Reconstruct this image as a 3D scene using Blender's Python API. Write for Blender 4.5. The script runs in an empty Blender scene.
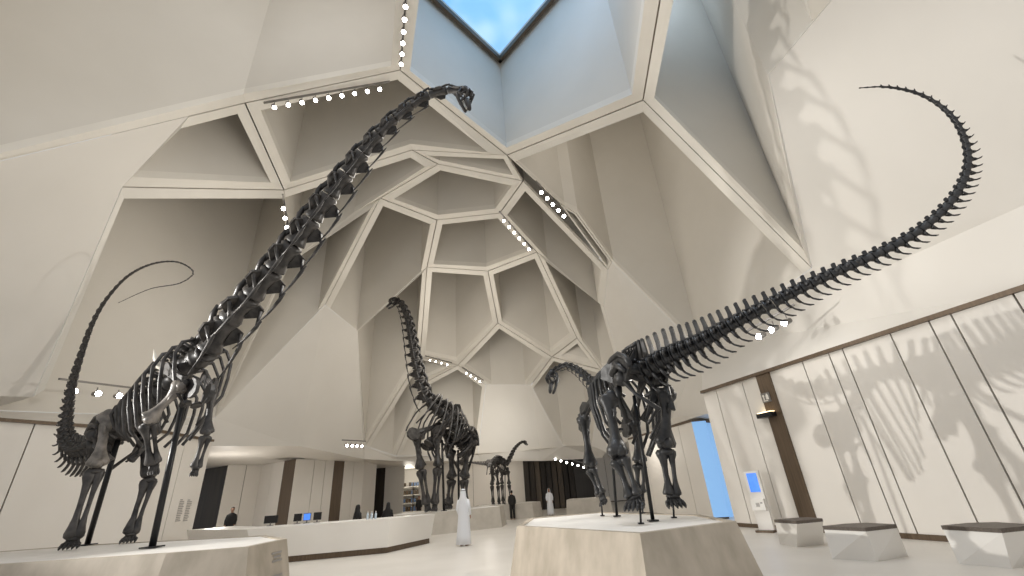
import bpy, math, random
from mathutils import Vector as V, Matrix, noise
random.seed(7)
SC = bpy.context.scene
COL = SC.collection
# ------------------------------------------------------------------ camera model
F, CX, CY, VPX, VPY, H = 428.0, 512.0, 288.0, 447.0, -619.0, 1.65
_up = V((VPX-CX, -(VPY-CY), -F)).normalized()
_fw = V((0, 0, -1)); _fw = (_fw - _up*_fw.dot(_up)).normalized()
_rt = _fw.cross(_up)
RW = Matrix((_rt, _fw, _up))            # camera coords -> world
EYE = V((0, 0, H))
def ray(x, y): return RW @ V((x-CX, -(y-CY), -F))
def atz(x, y, z):
    d = ray(x, y); return EYE + d*((z-H)/d.z)
def atY(x, y, Y):
    d = ray(x, y); return EYE + d*(Y/d.y)
def atX(x, y, X):
    d = ray(x, y); return EYE + d*(X/d.x)
def onplane(x, y, a, b, c):
    n = (b-a).cross(c-a); d = ray(x, y); return EYE + d*((a-EYE).dot(n)/d.dot(n))
EC, EA = V((-3, 14, 2)), V((13, 22, 15))
def E(x, y):
    d = ray(x, y); o = EYE-EC
    o = V((o.x/EA.x, o.y/EA.y, o.z/EA.z)); q = V((d.x/EA.x, d.y/EA.y, d.z/EA.z))
    a = q.dot(q); b = 2*o.dot(q); c = o.dot(o)-1
    return EYE + d*((-b+math.sqrt(b*b-4*a*c))/(2*a))
cam = bpy.data.cameras.new('camera'); co = bpy.data.objects.new('camera', cam); COL.objects.link(co)
cam.sensor_width = 36; cam.lens = F/1024*36; cam.clip_start = .05; cam.clip_end = 300
m4 = RW.to_4x4(); m4.translation = EYE; co.matrix_world = m4
SC.camera = co
# ------------------------------------------------------------------ materials
def mat(name, col, rough=.6, metal=0, noise_scale=None, col2=None, bump=0, emit=None, estr=1, spec=.5, detail=4, stretch=None, coat=0):
    m = bpy.data.materials.new(name); m.use_nodes = True; nt = m.node_tree; b = nt.nodes['Principled BSDF']
    b.inputs['Base Color'].default_value = (*col, 1); b.inputs['Roughness'].default_value = rough
    b.inputs['Metallic'].default_value = metal; b.inputs['Specular IOR Level'].default_value = spec
    if coat: b.inputs['Coat Weight'].default_value = coat
    if emit:
        b.inputs['Emission Color'].default_value = (*emit, 1); b.inputs['Emission Strength'].default_value = estr
    if noise_scale:
        tc = nt.nodes.new('ShaderNodeTexCoord'); nz = nt.nodes.new('ShaderNodeTexNoise')
        nz.inputs['Scale'].default_value = noise_scale; nz.inputs['Detail'].default_value = detail
        src = tc.outputs['Object']
        if stretch:
            mp = nt.nodes.new('ShaderNodeMapping'); mp.inputs['Scale'].default_value = stretch
            nt.links.new(src, mp.inputs[0]); src = mp.outputs[0]
        nt.links.new(src, nz.inputs['Vector'])
        cr = nt.nodes.new('ShaderNodeValToRGB'); cr.color_ramp.elements[0].position = .35; cr.color_ramp.elements[1].position = .68
        cr.color_ramp.elements[0].color = (*col, 1); cr.color_ramp.elements[1].color = (*(col2 or col), 1)
        nt.links.new(nz.outputs['Fac'], cr.inputs[0]); nt.links.new(cr.outputs[0], b.inputs['Base Color'])
        if bump:
            bp = nt.nodes.new('ShaderNodeBump'); bp.inputs['Strength'].default_value = bump; bp.inputs['Distance'].default_value = .02
            nt.links.new(nz.outputs['Fac'], bp.inputs['Height']); nt.links.new(bp.outputs[0], b.inputs['Normal'])
    return m
M = {}
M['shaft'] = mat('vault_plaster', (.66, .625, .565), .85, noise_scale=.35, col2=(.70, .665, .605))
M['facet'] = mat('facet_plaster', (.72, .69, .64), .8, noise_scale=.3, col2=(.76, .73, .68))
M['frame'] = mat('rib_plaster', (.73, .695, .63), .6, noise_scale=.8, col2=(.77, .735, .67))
M['groove'] = mat('rib_groove', (.56, .50, .42), .8)
M['floor'] = mat('pale_polished_floor', (.66, .62, .56), .36, noise_scale=.6, col2=(.72, .68, .62), spec=.5)
M['panel'] = mat('white_wall_panel', (.76, .72, .66), .5, noise_scale=.4, col2=(.80, .76, .70))
M['white'] = mat('white_solid_surface', (.80, .77, .72), .35, noise_scale=.7, col2=(.84, .81, .76))
M['stone'] = mat('beige_travertine', (.40, .345, .27), .6, noise_scale=3.2, col2=(.54, .47, .38), bump=.15, detail=10, stretch=(1, 1, .5))
M['stone2'] = mat('pale_travertine', (.46, .42, .36), .6, noise_scale=2, col2=(.56, .515, .45), detail=8)
M['sand'] = mat('white_display_bed', (.82, .79, .74), .6, noise_scale=2, col2=(.88, .85, .80))
M['bone'] = mat('dark_fossil_bone', (.008, .008, .009), .42, noise_scale=7, col2=(.032, .031, .031), bump=.9, detail=8, spec=.6)
M['bone2'] = mat('grey_brown_fossil_bone', (.013, .012, .012), .42, noise_scale=5, col2=(.075, .068, .063), bump=.6, detail=8)
M['bone3'] = mat('light_grey_fossil_bone', (.10, .09, .08), .38, noise_scale=5, col2=(.30, .27, .24), bump=.4, detail=8)
M['bonec'] = mat('pale_cast_bone', (.62, .58, .50), .5, noise_scale=6, col2=(.74, .70, .62))
M['brownbone'] = mat('brown_fossil_bone', (.12, .07, .045), .5, noise_scale=4, col2=(.28, .18, .12), bump=.5)
M['steel'] = mat('black_steel', (.012, .012, .013), .35, metal=.3)
M['bronze'] = mat('bronze_trim', (.10, .068, .042), .45, metal=.3, noise_scale=3, col2=(.14, .098, .062), stretch=(8, 8, .3))
M['dark'] = mat('dark_bronze_panel', (.016, .012, .009), .6, noise_scale=1.2, col2=(.035, .026, .018), stretch=(3, 3, .2))
M['dark2'] = mat('bronze_portal_panel', (.06, .045, .03), .5, noise_scale=1.0, col2=(.10, .075, .05), stretch=(3, 3, .2))
M['bottle'] = mat('clear_plastic', (.5, .58, .65), .15)
M['cushion'] = mat('brown_bench_top', (.10, .08, .065), .55, noise_scale=30, col2=(.14, .115, .095))
M['black'] = mat('black_cloth', (.012, .011, .011), .8)
M['robe'] = mat('white_cloth', (.78, .79, .82), .8)
M['skin'] = mat('skin', (.36, .2, .13), .5)
M['bluegoods'] = mat('blue_goods', (.10, .16, .28), .5)
M['joint'] = mat('panel_joint', (.16, .13, .10), .8)
M['grey'] = mat('grey_lettering', (.35, .33, .31), .7)
M['lamp'] = mat('lamp_lens', (1, 1, 1), .4, emit=(1, .96, .88), estr=30)
M['lampbig'] = mat('bright_lamp_lens', (1, 1, 1), .4, emit=(1, .97, .92), estr=70)
M['lampsoft'] = mat('warm_strip_light', (1, .9, .7), .4, emit=(1, .78, .45), estr=3.5)
M['housing'] = mat('grey_lamp_housing', (.22, .21, .2), .35, metal=.6)
M['sky'] = mat('skylight_glass', (.25, .5, .8), .3, emit=(.27, .52, .86), estr=1.0)
M['bluewall'] = mat('blue_light_painted_wall', (.35, .6, .9), .6, emit=(.2, .44, .85), estr=.55)  # blue light of the passage put into the wall's colour and glow
M['screen'] = mat('blue_screen', (.02, .05, .2), .2, emit=(.06, .2, .75), estr=1.2, noise_scale=4, col2=(.05, .2, .5))
def skymat(m, blue, white):
    nt = m.node_tree; b = nt.nodes['Principled BSDF']; tc = nt.nodes.new('ShaderNodeTexCoord'); nz = nt.nodes.new('ShaderNodeTexNoise')
    nz.inputs['Scale'].default_value = .35; cr = nt.nodes.new('ShaderNodeValToRGB'); cr.color_ramp.elements[0].position = .4; cr.color_ramp.elements[1].position = .75
    cr.color_ramp.elements[0].color = (*blue, 1); cr.color_ramp.elements[1].color = (*white, 1)
    nt.links.new(tc.outputs['Object'], nz.inputs['Vector']); nt.links.new(nz.outputs['Fac'], cr.inputs[0]); nt.links.new(cr.outputs[0], b.inputs['Emission Color'])
skymat(M['sky'], (.20, .46, .80), (.62, .82, .98))
# ------------------------------------------------------------------ mesh helpers
class MB:
    def __init__(s): s.v = []; s.f = []; s.sm = []; s.mi = []
    def add(s, vs, fs, smooth=True, mi=0):
        o = len(s.v); s.v += [tuple(v) for v in vs]
        for f in fs: s.f.append([i+o for i in f]); s.sm.append(smooth); s.mi.append(mi)
    def tube(s, pts, rad, seg=8, flat=1.0, axis=None, cap=True, smooth=True, mi=0):
        pts = [V(p) for p in pts]; n = len(pts)
        if not hasattr(rad, '__len__'): rad = [rad]*n
        t0 = (pts[1]-pts[0]).normalized()
        a = V(axis) if axis is not None else (V((0, 0, 1)) if abs(t0.z) < .9 else V((1, 0, 0)))
        u = (a-t0*a.dot(t0)).normalized(); vs = []
        for i, p in enumerate(pts):
            t = (pts[min(i+1, n-1)]-pts[max(i-1, 0)]).normalized()
            u = u-t*u.dot(t)
            u = u.normalized() if u.length > 1e-6 else V((1, 0, 0))
            w = t.cross(u)
            for k in range(seg):
                th = 2*math.pi*k/seg; vs.append(p+u*(math.cos(th)*rad[i])+w*(math.sin(th)*rad[i]*flat))
        fs = [[i*seg+k, i*seg+(k+1) % seg, (i+1)*seg+(k+1) % seg, (i+1)*seg+k] for i in range(n-1) for k in range(seg)]
        if cap: fs += [list(range(seg))[::-1], [(n-1)*seg+k for k in range(seg)]]
        s.add(vs, fs, smooth, mi)
    def box(s, c, ax, ay, az, mi=0):        # centre and three half-axis vectors
        c, ax, ay, az = V(c), V(ax), V(ay), V(az)
        vs = [c+ax*i+ay*j+az*k for i in (-1, 1) for j in (-1, 1) for k in (-1, 1)]
        s.add(vs, [[0, 1, 3, 2], [4, 6, 7, 5], [0, 4, 5, 1], [2, 3, 7, 6], [0, 2, 6, 4], [1, 5, 7, 3]], False, mi)
    def plate(s, pts, th, nrm=None, mi=0, smooth=False):   # polygon (3D) given thickness
        pts = [V(p) for p in pts]; n = len(pts)
        if nrm is None:
            nrm = V((0, 0, 0))
            for i in range(n): nrm += pts[i].cross(pts[(i+1) % n])
        nrm = V(nrm).normalized()*(th/2)
        vs = [p+nrm for p in pts]+[p-nrm for p in pts]
        s.add(vs, [list(range(n)), list(range(2*n-1, n-1, -1))]+[[i, i+n, (i+1) % n+n, (i+1) % n] for i in range(n)], smooth, mi)
    def prism(s, bot, top, mi=0, smooth=False):
        n = len(bot); s.add(list(bot)+list(top), [list(range(n))[::-1], list(range(n, 2*n))]+[[i, (i+1) % n, (i+1) % n+n, i+n] for i in range(n)], smooth, mi)
    def ball(s, c, r, axes=None, seg=8, rings=6, jit=0, mi=0):
        c = V(c); ax = axes or (V((1, 0, 0)), V((0, 1, 0)), V((0, 0, 1)))
        if not hasattr(r, '__len__'): r = (r, r, r)
        vs = []
        for i in range(1, rings):
            ph = math.pi*i/rings
            for k in range(seg):
                th = 2*math.pi*k/seg; q = 1+random.uniform(-jit, jit)
                vs.append(c+(ax[0]*(r[0]*math.sin(ph)*math.cos(th))+ax[1]*(r[1]*math.sin(ph)*math.sin(th))+ax[2]*(r[2]*math.cos(ph)))*q)
        vs += [c+ax[2]*r[2], c-ax[2]*r[2]]; T, B = len(vs)-2, len(vs)-1
        fs = [[i*seg+k, i*seg+(k+1) % seg, (i+1)*seg+(k+1) % seg, (i+1)*seg+k] for i in range(rings-2) for k in range(seg)]
        fs += [[T, (k+1) % seg, k] for k in range(seg)]+[[B, (rings-2)*seg+k, (rings-2)*seg+(k+1) % seg] for k in range(seg)]
        s.add(vs, fs, True, mi)
    def obj(s, name, mats, parent=None, origin=None, kind=None, label=None, cat=None, group=None, fix=True):
        me = bpy.data.meshes.new(name)
        og = V(origin) if origin is not None else V((0, 0, 0))
        me.from_pydata([V(v)-og for v in s.v], [], s.f)
        if not isinstance(mats, (list, tuple)): mats = [mats]
        for m in mats: me.materials.append(m)
        me.polygons.foreach_set('use_smooth', s.sm); me.polygons.foreach_set('material_index', s.mi)
        if fix:
            import bmesh
            b = bmesh.new(); b.from_mesh(me); bmesh.ops.recalc_face_normals(b, faces=b.faces); b.to_mesh(me); b.free()
        me.update()
        o = bpy.data.objects.new(name, me); COL.objects.link(o)
        if parent is not None:
            o.parent = parent
            if origin is not None: o.location = og - root_loc(parent)
        elif origin is not None: o.location = og
        if kind: o['kind'] = kind
        tag(o, label, cat, group); return o
def root_loc(p):
    q = V(p.location)
    while p.parent: p = p.parent; q += V(p.location)
    return q
def tag(o, label=None, cat=None, group=None):
    if label: o['label'] = label
    if cat: o['category'] = cat
    if group: o['group'] = group
def thing(name, label, cat, loc, group=None):
    o = bpy.data.objects.new(name, None); COL.objects.link(o); o.location = loc; o.empty_display_size = .3
    tag(o, label, cat, group); return o
def copy_thing(o, loc, label=None):
    r = o.copy(); COL.objects.link(r); r.location = loc
    if label: r['label'] = label
    for c in list(o.children):
        d = c.copy(); COL.objects.link(d); d.parent = r
        for g in list(c.children):
            e = g.copy(); COL.objects.link(e); e.parent = d
    return r
# ------------------------------------------------------------------ vaulted ceiling: frames (trim) and vertical shafts (ceiling)
ZT = 22.3
tn = [0]
def inset(P, ws):
    n = len(P); N = V((0, 0, 0))
    for i in range(n): N += P[i].cross(P[(i+1) % n])
    N.normalize(); c = sum(P, V((0, 0, 0)))/n
    if N.dot(c-V((-3, 12, 2))) < 0: N = -N; P = P[::-1]; ws = [ws[(n-2-i) % n] for i in range(n)]
    u = (P[1]-P[0]); u = (u-N*u.dot(N)).normalized(); w = N.cross(u)
    q = [((p-c).dot(u), (p-c).dot(w), (p-c).dot(N)) for p in P]
    out = []
    for i in range(n):
        a, b, d = q[i-1], q[i], q[(i+1) % n]
        e1 = V((b[0]-a[0], b[1]-a[1])).normalized(); e2 = V((d[0]-b[0], d[1]-b[1])).normalized()
        n1 = V((-e1.y, e1.x)); n2 = V((-e2.y, e2.x)); w1, w2 = ws[i-1], ws[i]
        p1 = V((b[0], b[1]))+n1*w1; p2 = V((b[0], b[1]))+n2*w2
        cr = e1.x*e2.y-e1.y*e2.x
        if abs(cr) < .12: r = (p1+p2)/2
        else:
            t = ((p2.x-p1.x)*e2.y-(p2.y-p1.y)*e2.x)/cr; r = p1+e1*t
        out.append(c+u*r.x+w*r.y+N*b[2])
    return P, out, ws, N
def coffer(pts, w=.40, thin=(), mid=(), thick=()):
    """pts: rim nodes; frame ring below, vertical shaft above each inner edge"""
    P = [p if isinstance(p, V) else E(*p) for p in pts]; n = len(P)
    ws = [w]*n
    for i in thin: ws[i] = .04
    for i in mid: ws[i] = .2
    for i in thick: ws[i] = .5
    _, Q, _, _ = inset(list(P), ws)
    P, Q, ws, N = inset(list(P), ws)
    gs = [min(.025, x*.3) for x in ws]
    _, G, _, _ = inset(list(P), gs)
    tn[0] += 1
    f = MB(); up = N*.12
    for i in range(n):
        j = (i+1) % n
        f.add([G[i], G[j], Q[j], Q[i]], [[0, 1, 2, 3]], False)                       # soffit of rib
        f.add([G[i], G[j], G[j]+up, G[i]+up], [[0, 1, 2, 3]], False)
        f.add([G[i]+up, G[j]+up, P[j]+up, P[i]+up], [[0, 1, 2, 3]], False, 1)        # groove
        if ws[i] > .1: f.add([Q[i], Q[j], Q[j]+V((0, 0, .3)), Q[i]+V((0, 0, .3))], [[0, 1, 2, 3]], False)
    f.obj('trim_%d' % tn[0], [M['frame'], M['groove']], kind='structure')
    s = MB()
    for i in range(n):
        j = (i+1) % n
        h_ = .3 if ws[i] > .1 else 0
        a, b = Q[i]+V((0, 0, h_)), Q[j]+V((0, 0, h_))
        s.add([a, b, V((b.x, b.y, ZT)), V((a.x, a.y, ZT))], [[0, 1, 2, 3]], False)
    return s, Q
def closed(pts, **k):
    s, Q = coffer(pts, **k)
    s.add([V((q.x, q.y, ZT)) for q in Q], [list(range(len(Q)))], False)
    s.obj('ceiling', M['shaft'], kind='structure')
    return Q
N = dict(N1=(400,70), N2=(245,103), N3=(284,190), N4=(122,187), N5=(412,150), N6=(507,155), N7=(438,164), N8=(523,181), N9=(380,198),
  N10=(643,100), N11=(437,220), N12=(325,305), N13=(500,213), N14=(427,267), N15=(537,252), N16=(488,271), N17=(357,331), N18=(420,357),
  N19=(577,338), N20=(498,323), N21=(458,365), N22=(552,357), N23=(486,385), N24=(608,270), N25=(604,307), N26=(558,202), N27=(576,213), N28=(612,262),
  a=(290,262), b=(215,418), c=(33,397), q1=(531,385), q2=(563,446), q3=(478,455), q4=(396,456), q5=(365,446), q6=(428,381), q7=(602,370), q8=(622,372),
  q9=(592,446), R1=(812,268), R2=(769,75), R3=(832,0), R7=(700,350))
NP = {k: E(*v) for k, v in N.items()}
NL = NP['N2'].lerp(E(-330,240), .187); NP['NL'] = NL
def n(*ks): return [NP[k] if isinstance(k, str) else E(*k) for k in ks]
# upper right facets are flat: planes through known corners
SE2 = atX(1024, 205, 10.3)
R1, R2 = NP['R1'], NP['R2']
R3 = onplane(832, 0, R1, R2, SE2); NP['R3'] = R3
SE3 = R1+(SE2-R1)*2.4; TOPF = onplane(905, -110, R1, R2, SE2)
skyQ = None
closed(n((-330,240), 'NL', 'N2', 'N1', (412,-60), (380,-260), (-120,-320)))                    # top left
# skylight cell, cap with glazed opening
s, Q = coffer(n('N1', 'N6', 'N10', (672,-70), (620,-230), (470,-230), (412,-60)))
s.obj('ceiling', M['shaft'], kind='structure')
def cap_with_glass(Q, gl, zf):
    tn[0] += 1
    m = MB(); k = len(Q); cQ = [V((q.x, q.y, ZT)) for q in Q]
    c = sum(gl, V((0, 0, 0)))/len(gl)
    # ring between the shaft outline and the glass outline: glass outline resampled by angle
    def hit(d):
        best = None
        for i in range(len(gl)):
            a, b = gl[i]-c, gl[(i+1) % len(gl)]-c; e = b-a; den = d.x*e.y-d.y*e.x
            if abs(den) < 1e-9: continue
            t = (a.x*e.y-a.y*e.x)/den; u = (a.x*d.y-a.y*d.x)/den
            if t > 0 and -1e-6 <= u <= 1+1e-6: best = t if best is None else min(best, t)
        return c+d*(best or 1)
    angs = sorted([math.atan2(p.y-c.y, p.x-c.x) for p in cQ+gl])
    def hitq(d):
        best = 1e9
        for i in range(k):
            a, b = cQ[i]-c, cQ[(i+1) % k]-c; e = b-a; den = d.x*e.y-d.y*e.x
            if abs(den) < 1e-9: continue
            t = (a.x*e.y-a.y*e.x)/den; u = (a.x*d.y-a.y*d.x)/den
            if t > 0 and -1e-6 <= u <= 1+1e-6: best = min(best, t)
        return c+d*best
    for i in range(len(angs)):
        a0, a1 = angs[i], angs[(i+1) % len(angs)]
        if abs(a1-a0) < 1e-4: continue
        d0, d1 = V((math.cos(a0), math.sin(a0), 0)), V((math.cos(a1), math.sin(a1), 0))
        m.add([hit(d0), hit(d1), hitq(d1), hitq(d0)], [[0, 1, 2, 3]], False)
    m.obj('ceiling', M['shaft'], kind='structure')
    fr = MB()
    for i in range(len(gl)):
        a, b = gl[i], gl[(i+1) % len(gl)]; d = (b-a).normalized(); sd = V((-d.y, d.x, 0))
        fr.box((a+b)/2+V((0, 0, -.12)), d*((b-a).length/2+.08), sd*.09, V((0, 0, .14)))
        fr.box((a+b)/2+V((0, 0, .2)), d*((b-a).length/2), sd*.03, V((0, 0, .2)), mi=1)
    fr.obj('trim_%d' % tn[0], [M['bronze'], M['shaft']], kind='structure')
    g = MB(); g.add([p+V((0, 0, .3)) for p in gl], [list(range(len(gl)))], False)
    g.obj('window_%d' % tn[0], M['sky'], kind='structure')
gl = inset([V((q.x, q.y, ZT-.05)) for q in Q], [.22]*len(Q))[1]
cap_with_glass(Q, gl, ZT)
# right tall cell
s, Q = coffer(n('N10', 'R1')+[R2, R3, E(800,-150), E(672,-70)], thin=(1, 2))
s.obj('ceiling', M['shaft'], kind='structure')
z0 = ZT
gl2 = [atz(660, -10, z0-.05), atz(676, -2, z0-.05), atz(713, 13, z0-.05), atz(732, -4, z0-.05), atz(722, -40, z0-.05), atz(680, -60, z0-.05)]
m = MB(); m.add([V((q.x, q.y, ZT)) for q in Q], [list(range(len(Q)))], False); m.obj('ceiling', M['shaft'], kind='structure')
# big cell right of centre
closed(n('N6', 'N26', 'N27', 'N28', 'R7', 'R1', 'N10'), thin=(4,), mid=(1, 2, 3))
closed(n('N26', 'N24', 'N28', 'N27'), w=.12)
closed(n('N2', 'N3', 'N5', 'N6', 'N1'))
closed(n('N4', 'NL', 'N2', 'N3'), thin=(0,))
closed(n('N5', 'N7', 'N8', 'N26', 'N6')[:3]+n('N6'), w=.28)
closed(n('N3', 'N5', 'N7', 'N9', 'a'), thin=(3, 4))
closed(n('N9', 'N7', 'N8', 'N13', 'N11'))
closed(n('N8', 'N24', 'N25', 'N15', 'N13'), thin=(2,))
closed(n('N25', 'q8', 'q7', 'N19', 'N15'), thin=(4,), mid=(0, 1, 2))
closed(n('N11', 'N13', 'N15', 'N16', 'N14'), w=.36)
closed(n('N14', 'N16', 'N20', 'N21', 'N18'), w=.36)
closed(n('N16', 'N15', 'N19', 'N22', 'N20'), w=.36)
closed(n('N20', 'N22', 'q1', 'N23', 'N21'), w=.36, thin=(2,))
closed(n('N9', 'N11', 'N14', 'N17', 'N12'), w=.38, thin=(2, 3))
closed(n('N9', 'N12', 'b', 'a'), w=.38, thin=(1, 2, 3))
closed(n('N17', 'N14', 'N18', 'q5'), w=.34, thin=(0, 3))
closed(n('N18', 'N21', 'q6', 'q4', 'q5'), w=.34, thin=(3,), mid=(0,))
closed(n('N21', 'N23', 'q3', 'q4', 'q6'), w=.3, thin=(2,))
closed(n('N22', 'q7', 'q9', 'q2', 'q1'), w=.28, thin=(1, 2, 3))
closed(n('N19', 'q7', 'N22'), w=.3)
C2 = V((-16.9, 13.4, 5.0)); C3 = V((-21.6, 3.4, 5.0))
closed([NP['N3'], NP['a'], NP['b'], C2, NP['c'], NP['N4']], thin=(0, 1, 2, 3), mid=(4,))
# ------------------------------------------------------------------ solid facets and walls
def facet(name, pts, m='facet'):
    f = MB(); f.add(pts, [list(range(len(pts)))], False)
    return f.obj(name, M[m], kind='structure')
def poly(name, tris, m='facet'):
    f = MB()
    for t in tris: f.add(t, [list(range(len(t)))], False)
    return f.obj(name, M[m], kind='structure')
WR = [V((7.18, 17.2, 0)), V((10.2, 8.1, 0)), V((13.1, -.6, 0))]
WL = [V((-20.5, 3.5, 0)), V((-16.1, 13.2, 0)), V((-14.25, 17.2, 0)), V((-14.5, 20.7, 0))]
ZW = 4.6
up = lambda p, z: V((p.x, p.y, z))
facet('wall_right', [R1, R2, R3, TOPF, SE3])
poly('wall_right', [[R1, SE2, up(WR[1], ZW), up(WR[0], ZW), NP['R7']], [SE2, SE3, up(WR[2], ZW), up(WR[1], ZW)]])
# left facet: plane through N4, c and a left point
cL = onplane(0, 396, NP['N4'], NP['c'], E(0, 300)); 
L1 = onplane(-330, 330, NP['N4'], NP['c'], E(0, 300)); L2 = onplane(-200, 400, NP['N4'], NP['c'], E(0, 300))
f = MB(); pts = [NP['N4'], NL, E(-330,240), L2, cL, NP['c']]
f.add(pts, [[0, 1, 2], [0, 2, 4], [2, 3, 4], [0, 4, 5]], True); f.obj('wall_left', M['facet'], kind='structure')
poly('wall_left', [[C3, C2, up(WL[1], ZW), up(WL[0], ZW)], [NP['c'], cL, L2, C3, C2], [C2, NP['b'], up(WL[3], ZW), up(WL[2], ZW), up(WL[1], ZW)]])
# lower left great face, down to the lintel over the ticket hall
B1, B2, B3 = atY(205, 446, 21.2), atY(299, 446, 25.5), atY(364, 459, 30.5)
K1, K2, K3, K4 = atY(398, 461, 33.2), atY(480, 461, 36), atY(541, 461, 35.2), atY(602, 458, 32.5)
poly('wall_left', [[NP['b'], NP['N12'], B2, B1], [NP['N12'], NP['N17'], NP['q5'], B3, B2]])
poly('wall_back', [[NP['q5'], NP['q4'], K1, B3], [NP['q4'], NP['q3'], K2, K1],
                   [NP['N23'], NP['q1'], K3, K2, NP['q3']], [NP['q1'], NP['q2'], K3], [NP['q2'], NP['q9'], K4, K3]])
SB1, SB2, SB3 = atY(606, 452, 31), atY(672, 418, 24), atY(709, 413, 19.4)
poly('wall_right', [[NP['N28'], NP['R7'], SB3, SB2], [NP['N28'], SB2, SB1, NP['q7'], NP['q8'], NP['N25'], NP['N24']], [NP['q7'], SB1, K4, NP['q9']]])
# soffits over side halls
poly('ceiling', [[V((-34, 22, 4.9)), B1, atz(218, 466, 4.3), V((-34, 32, 4.3))], [B1, B2, atz(283, 462, 4.3), atz(218, 466, 4.3)], [B2, B3, atz(364, 463, 4.2), atz(300, 461, 4.3), atz(283, 462, 4.3)],
                 [SB1, SB2, SB3, V((11, 19, 4.6)), V((12, 40, 4.2)), V((8, 50, 4.2))]], 'panel')
poly('ceiling', [[V((-34, 29, 4.33)), V((-34, 62, 4.3)), V((16, 62, 4.3)), V((16, 32.4, 4.3)), V((5, 32.4, 4.3)), V((-1, 35.3, 4.3)), V((-9, 33, 4.3)), V((-12, 31, 4.3)), V((-15.6, 28.2, 4.33)), V((-20, 29.5, 4.33))]], 'panel')
# floor
poly('floor', [[V((-40, -4, 0)), V((20, -4, 0)), V((20, 64, 0)), V((-40, 64, 0))]], 'floor')
# panelled walls with joints
def panelled(name, a, b, z, joints, trim=True, mt='panel'):
    d = (b-a); L = d.length; d.normalize(); nn = V((-d.y, d.x, 0))
    if nn.dot(V((0, 8, 0))-a) < 0: nn = -nn
    m = MB(); e = [0]+sorted(joints)+[L]
    for i in range(len(e)-1):
        g0 = .018 if i else 0; g1 = .018 if i < len(e)-2 else 0
        m.box(a+d*((e[i]+g0+e[i+1]-g1)/2)+V((0, 0, z/2+.04))-nn*.03, d*((e[i+1]-g1-e[i]-g0)/2), nn*.03, V((0, 0, z/2-.04)))
    m.box(a+d*(L/2)+V((0, 0, z/2))-nn*.1, d*(L/2), nn*.03, V((0, 0, z/2)), mi=1)
    m.obj(name, [M[mt], M['joint']], kind='structure')
    if trim:
        tn[0] += 1
        t = MB(); t.box(a+d*(L/2)+V((0, 0, z+.03))+nn*.02, d*(L/2), nn*.09, V((0, 0, .05))); t.obj('trim_%d' % tn[0], M['bronze'], kind='structure')
        t = MB(); t.box(a+d*(L/2)+V((0, 0, .06))+nn*.01, d*(L/2), nn*.02, V((0, 0, .06))); t.obj('baseboard_'+name.split('_')[1], M['bronze'], kind='structure')
    return d, nn
def along(a, b, px, py):     # distance along the wall line a-b hit by the sight line through px,py
    r = ray(px, py); d = (b-a).normalized(); den = r.x*d.y-r.y*d.x
    t = (a.x*d.y-a.y*d.x)/den; return (V((r.x*t, r.y*t, 0))-a).dot(d)
jr = [along(WR[0], WR[1], *p) for p in ((741,384), (792,369), (803,364), (829,356), (843,352), (891,335), (929,323), (951,315))]
# every joint as seen at the top of the panels
jr = [along(WR[0], WR[1], *p) for p in ((716,391), (742,383), (803,364), (829,355), (843,351), (891,336), (930,324), (952,317), (1014,296))]
dR, nR = panelled('wall_right', WR[0], WR[1], ZW, [j for j in jr if .1 < j < (WR[1]-WR[0]).length-.1])
panelled('wall_right', WR[1], WR[2], ZW, [1.2, 2.6, 4.2, 5.6])
jl = [along(WL[1], WL[2], *p) for p in ((35,424), (78,427), (140,431))]
panelled('wall_left', WL[0], WL[1], ZW, [2.6, 5.2, 7.8])
panelled('wall_left', WL[1], WL[2], ZW, [j for j in (along(WL[1], WL[2], 35, 424), along(WL[1], WL[2], 104, 428)) if .1 < j < 4])
panelled('wall_left', WL[2], WL[3], ZW, [1.7])
# bronze pilaster on right wall
jb0, jb1 = along(WR[0], WR[1], 757, 378), along(WR[0], WR[1], 770, 374)
tn[0] += 1
t = MB(); t.box(WR[0]+dR*((jb0+jb1)/2)+V((0, 0, ZW/2))+nR*.02, dR*((jb1-jb0)/2), nR*.03, V((0, 0, ZW/2))); t.obj('trim_%d' % tn[0], M['bronze'], kind='structure')
# --- ticket hall behind the desk, left
def hall_wall(name, p0, p1, z=4.3, m='panel', joints=()):
    return panelled(name, p0, p1, z, joints, trim=False, mt=m)
TL = [V((-14.5, 20.7, 0)), V((-20.6, 31.5, 0)), V((-17.9, 31.2, 0)), V((-15.5, 29.4, 0)), V((-14.35, 28.9, 0)), V((-12.9, 31.3, 0)), V((-11.9, 33.9, 0))]
hall_wall('wall_back', V((-23.5, 32, 0)), V((-19.2, 29.6, 0)), m='dark')
hall_wall('wall_back', V((-19.2, 29.5, 0)), V((-17.9, 31.1, 0)), joints=(1.1,))
hall_wall('wall_back', V((-17.9, 31.1, 0)), V((-15.5, 29.4, 0)), joints=(1.5,))
hall_wall('wall_back', V((-15.5, 29.4, 0)), V((-14.4, 28.7, 0)), m='bronze')
hall_wall('wall_back', V((-14.4, 28.7, 0)), V((-12.9, 31.0, 0)), joints=(1.3, 2.1))
hall_wall('wall_back', V((-12.9, 31.0, 0)), V((-12.55, 31.9, 0)), m='bronze')
hall_wall('wall_back', V((-12.55, 31.9, 0)), V((-11.85, 33.9, 0)), joints=(1.0,))
hall_wall('wall_back', V((-11.85, 33.9, 0)), V((-12.4, 38.5, 0)))
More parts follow.
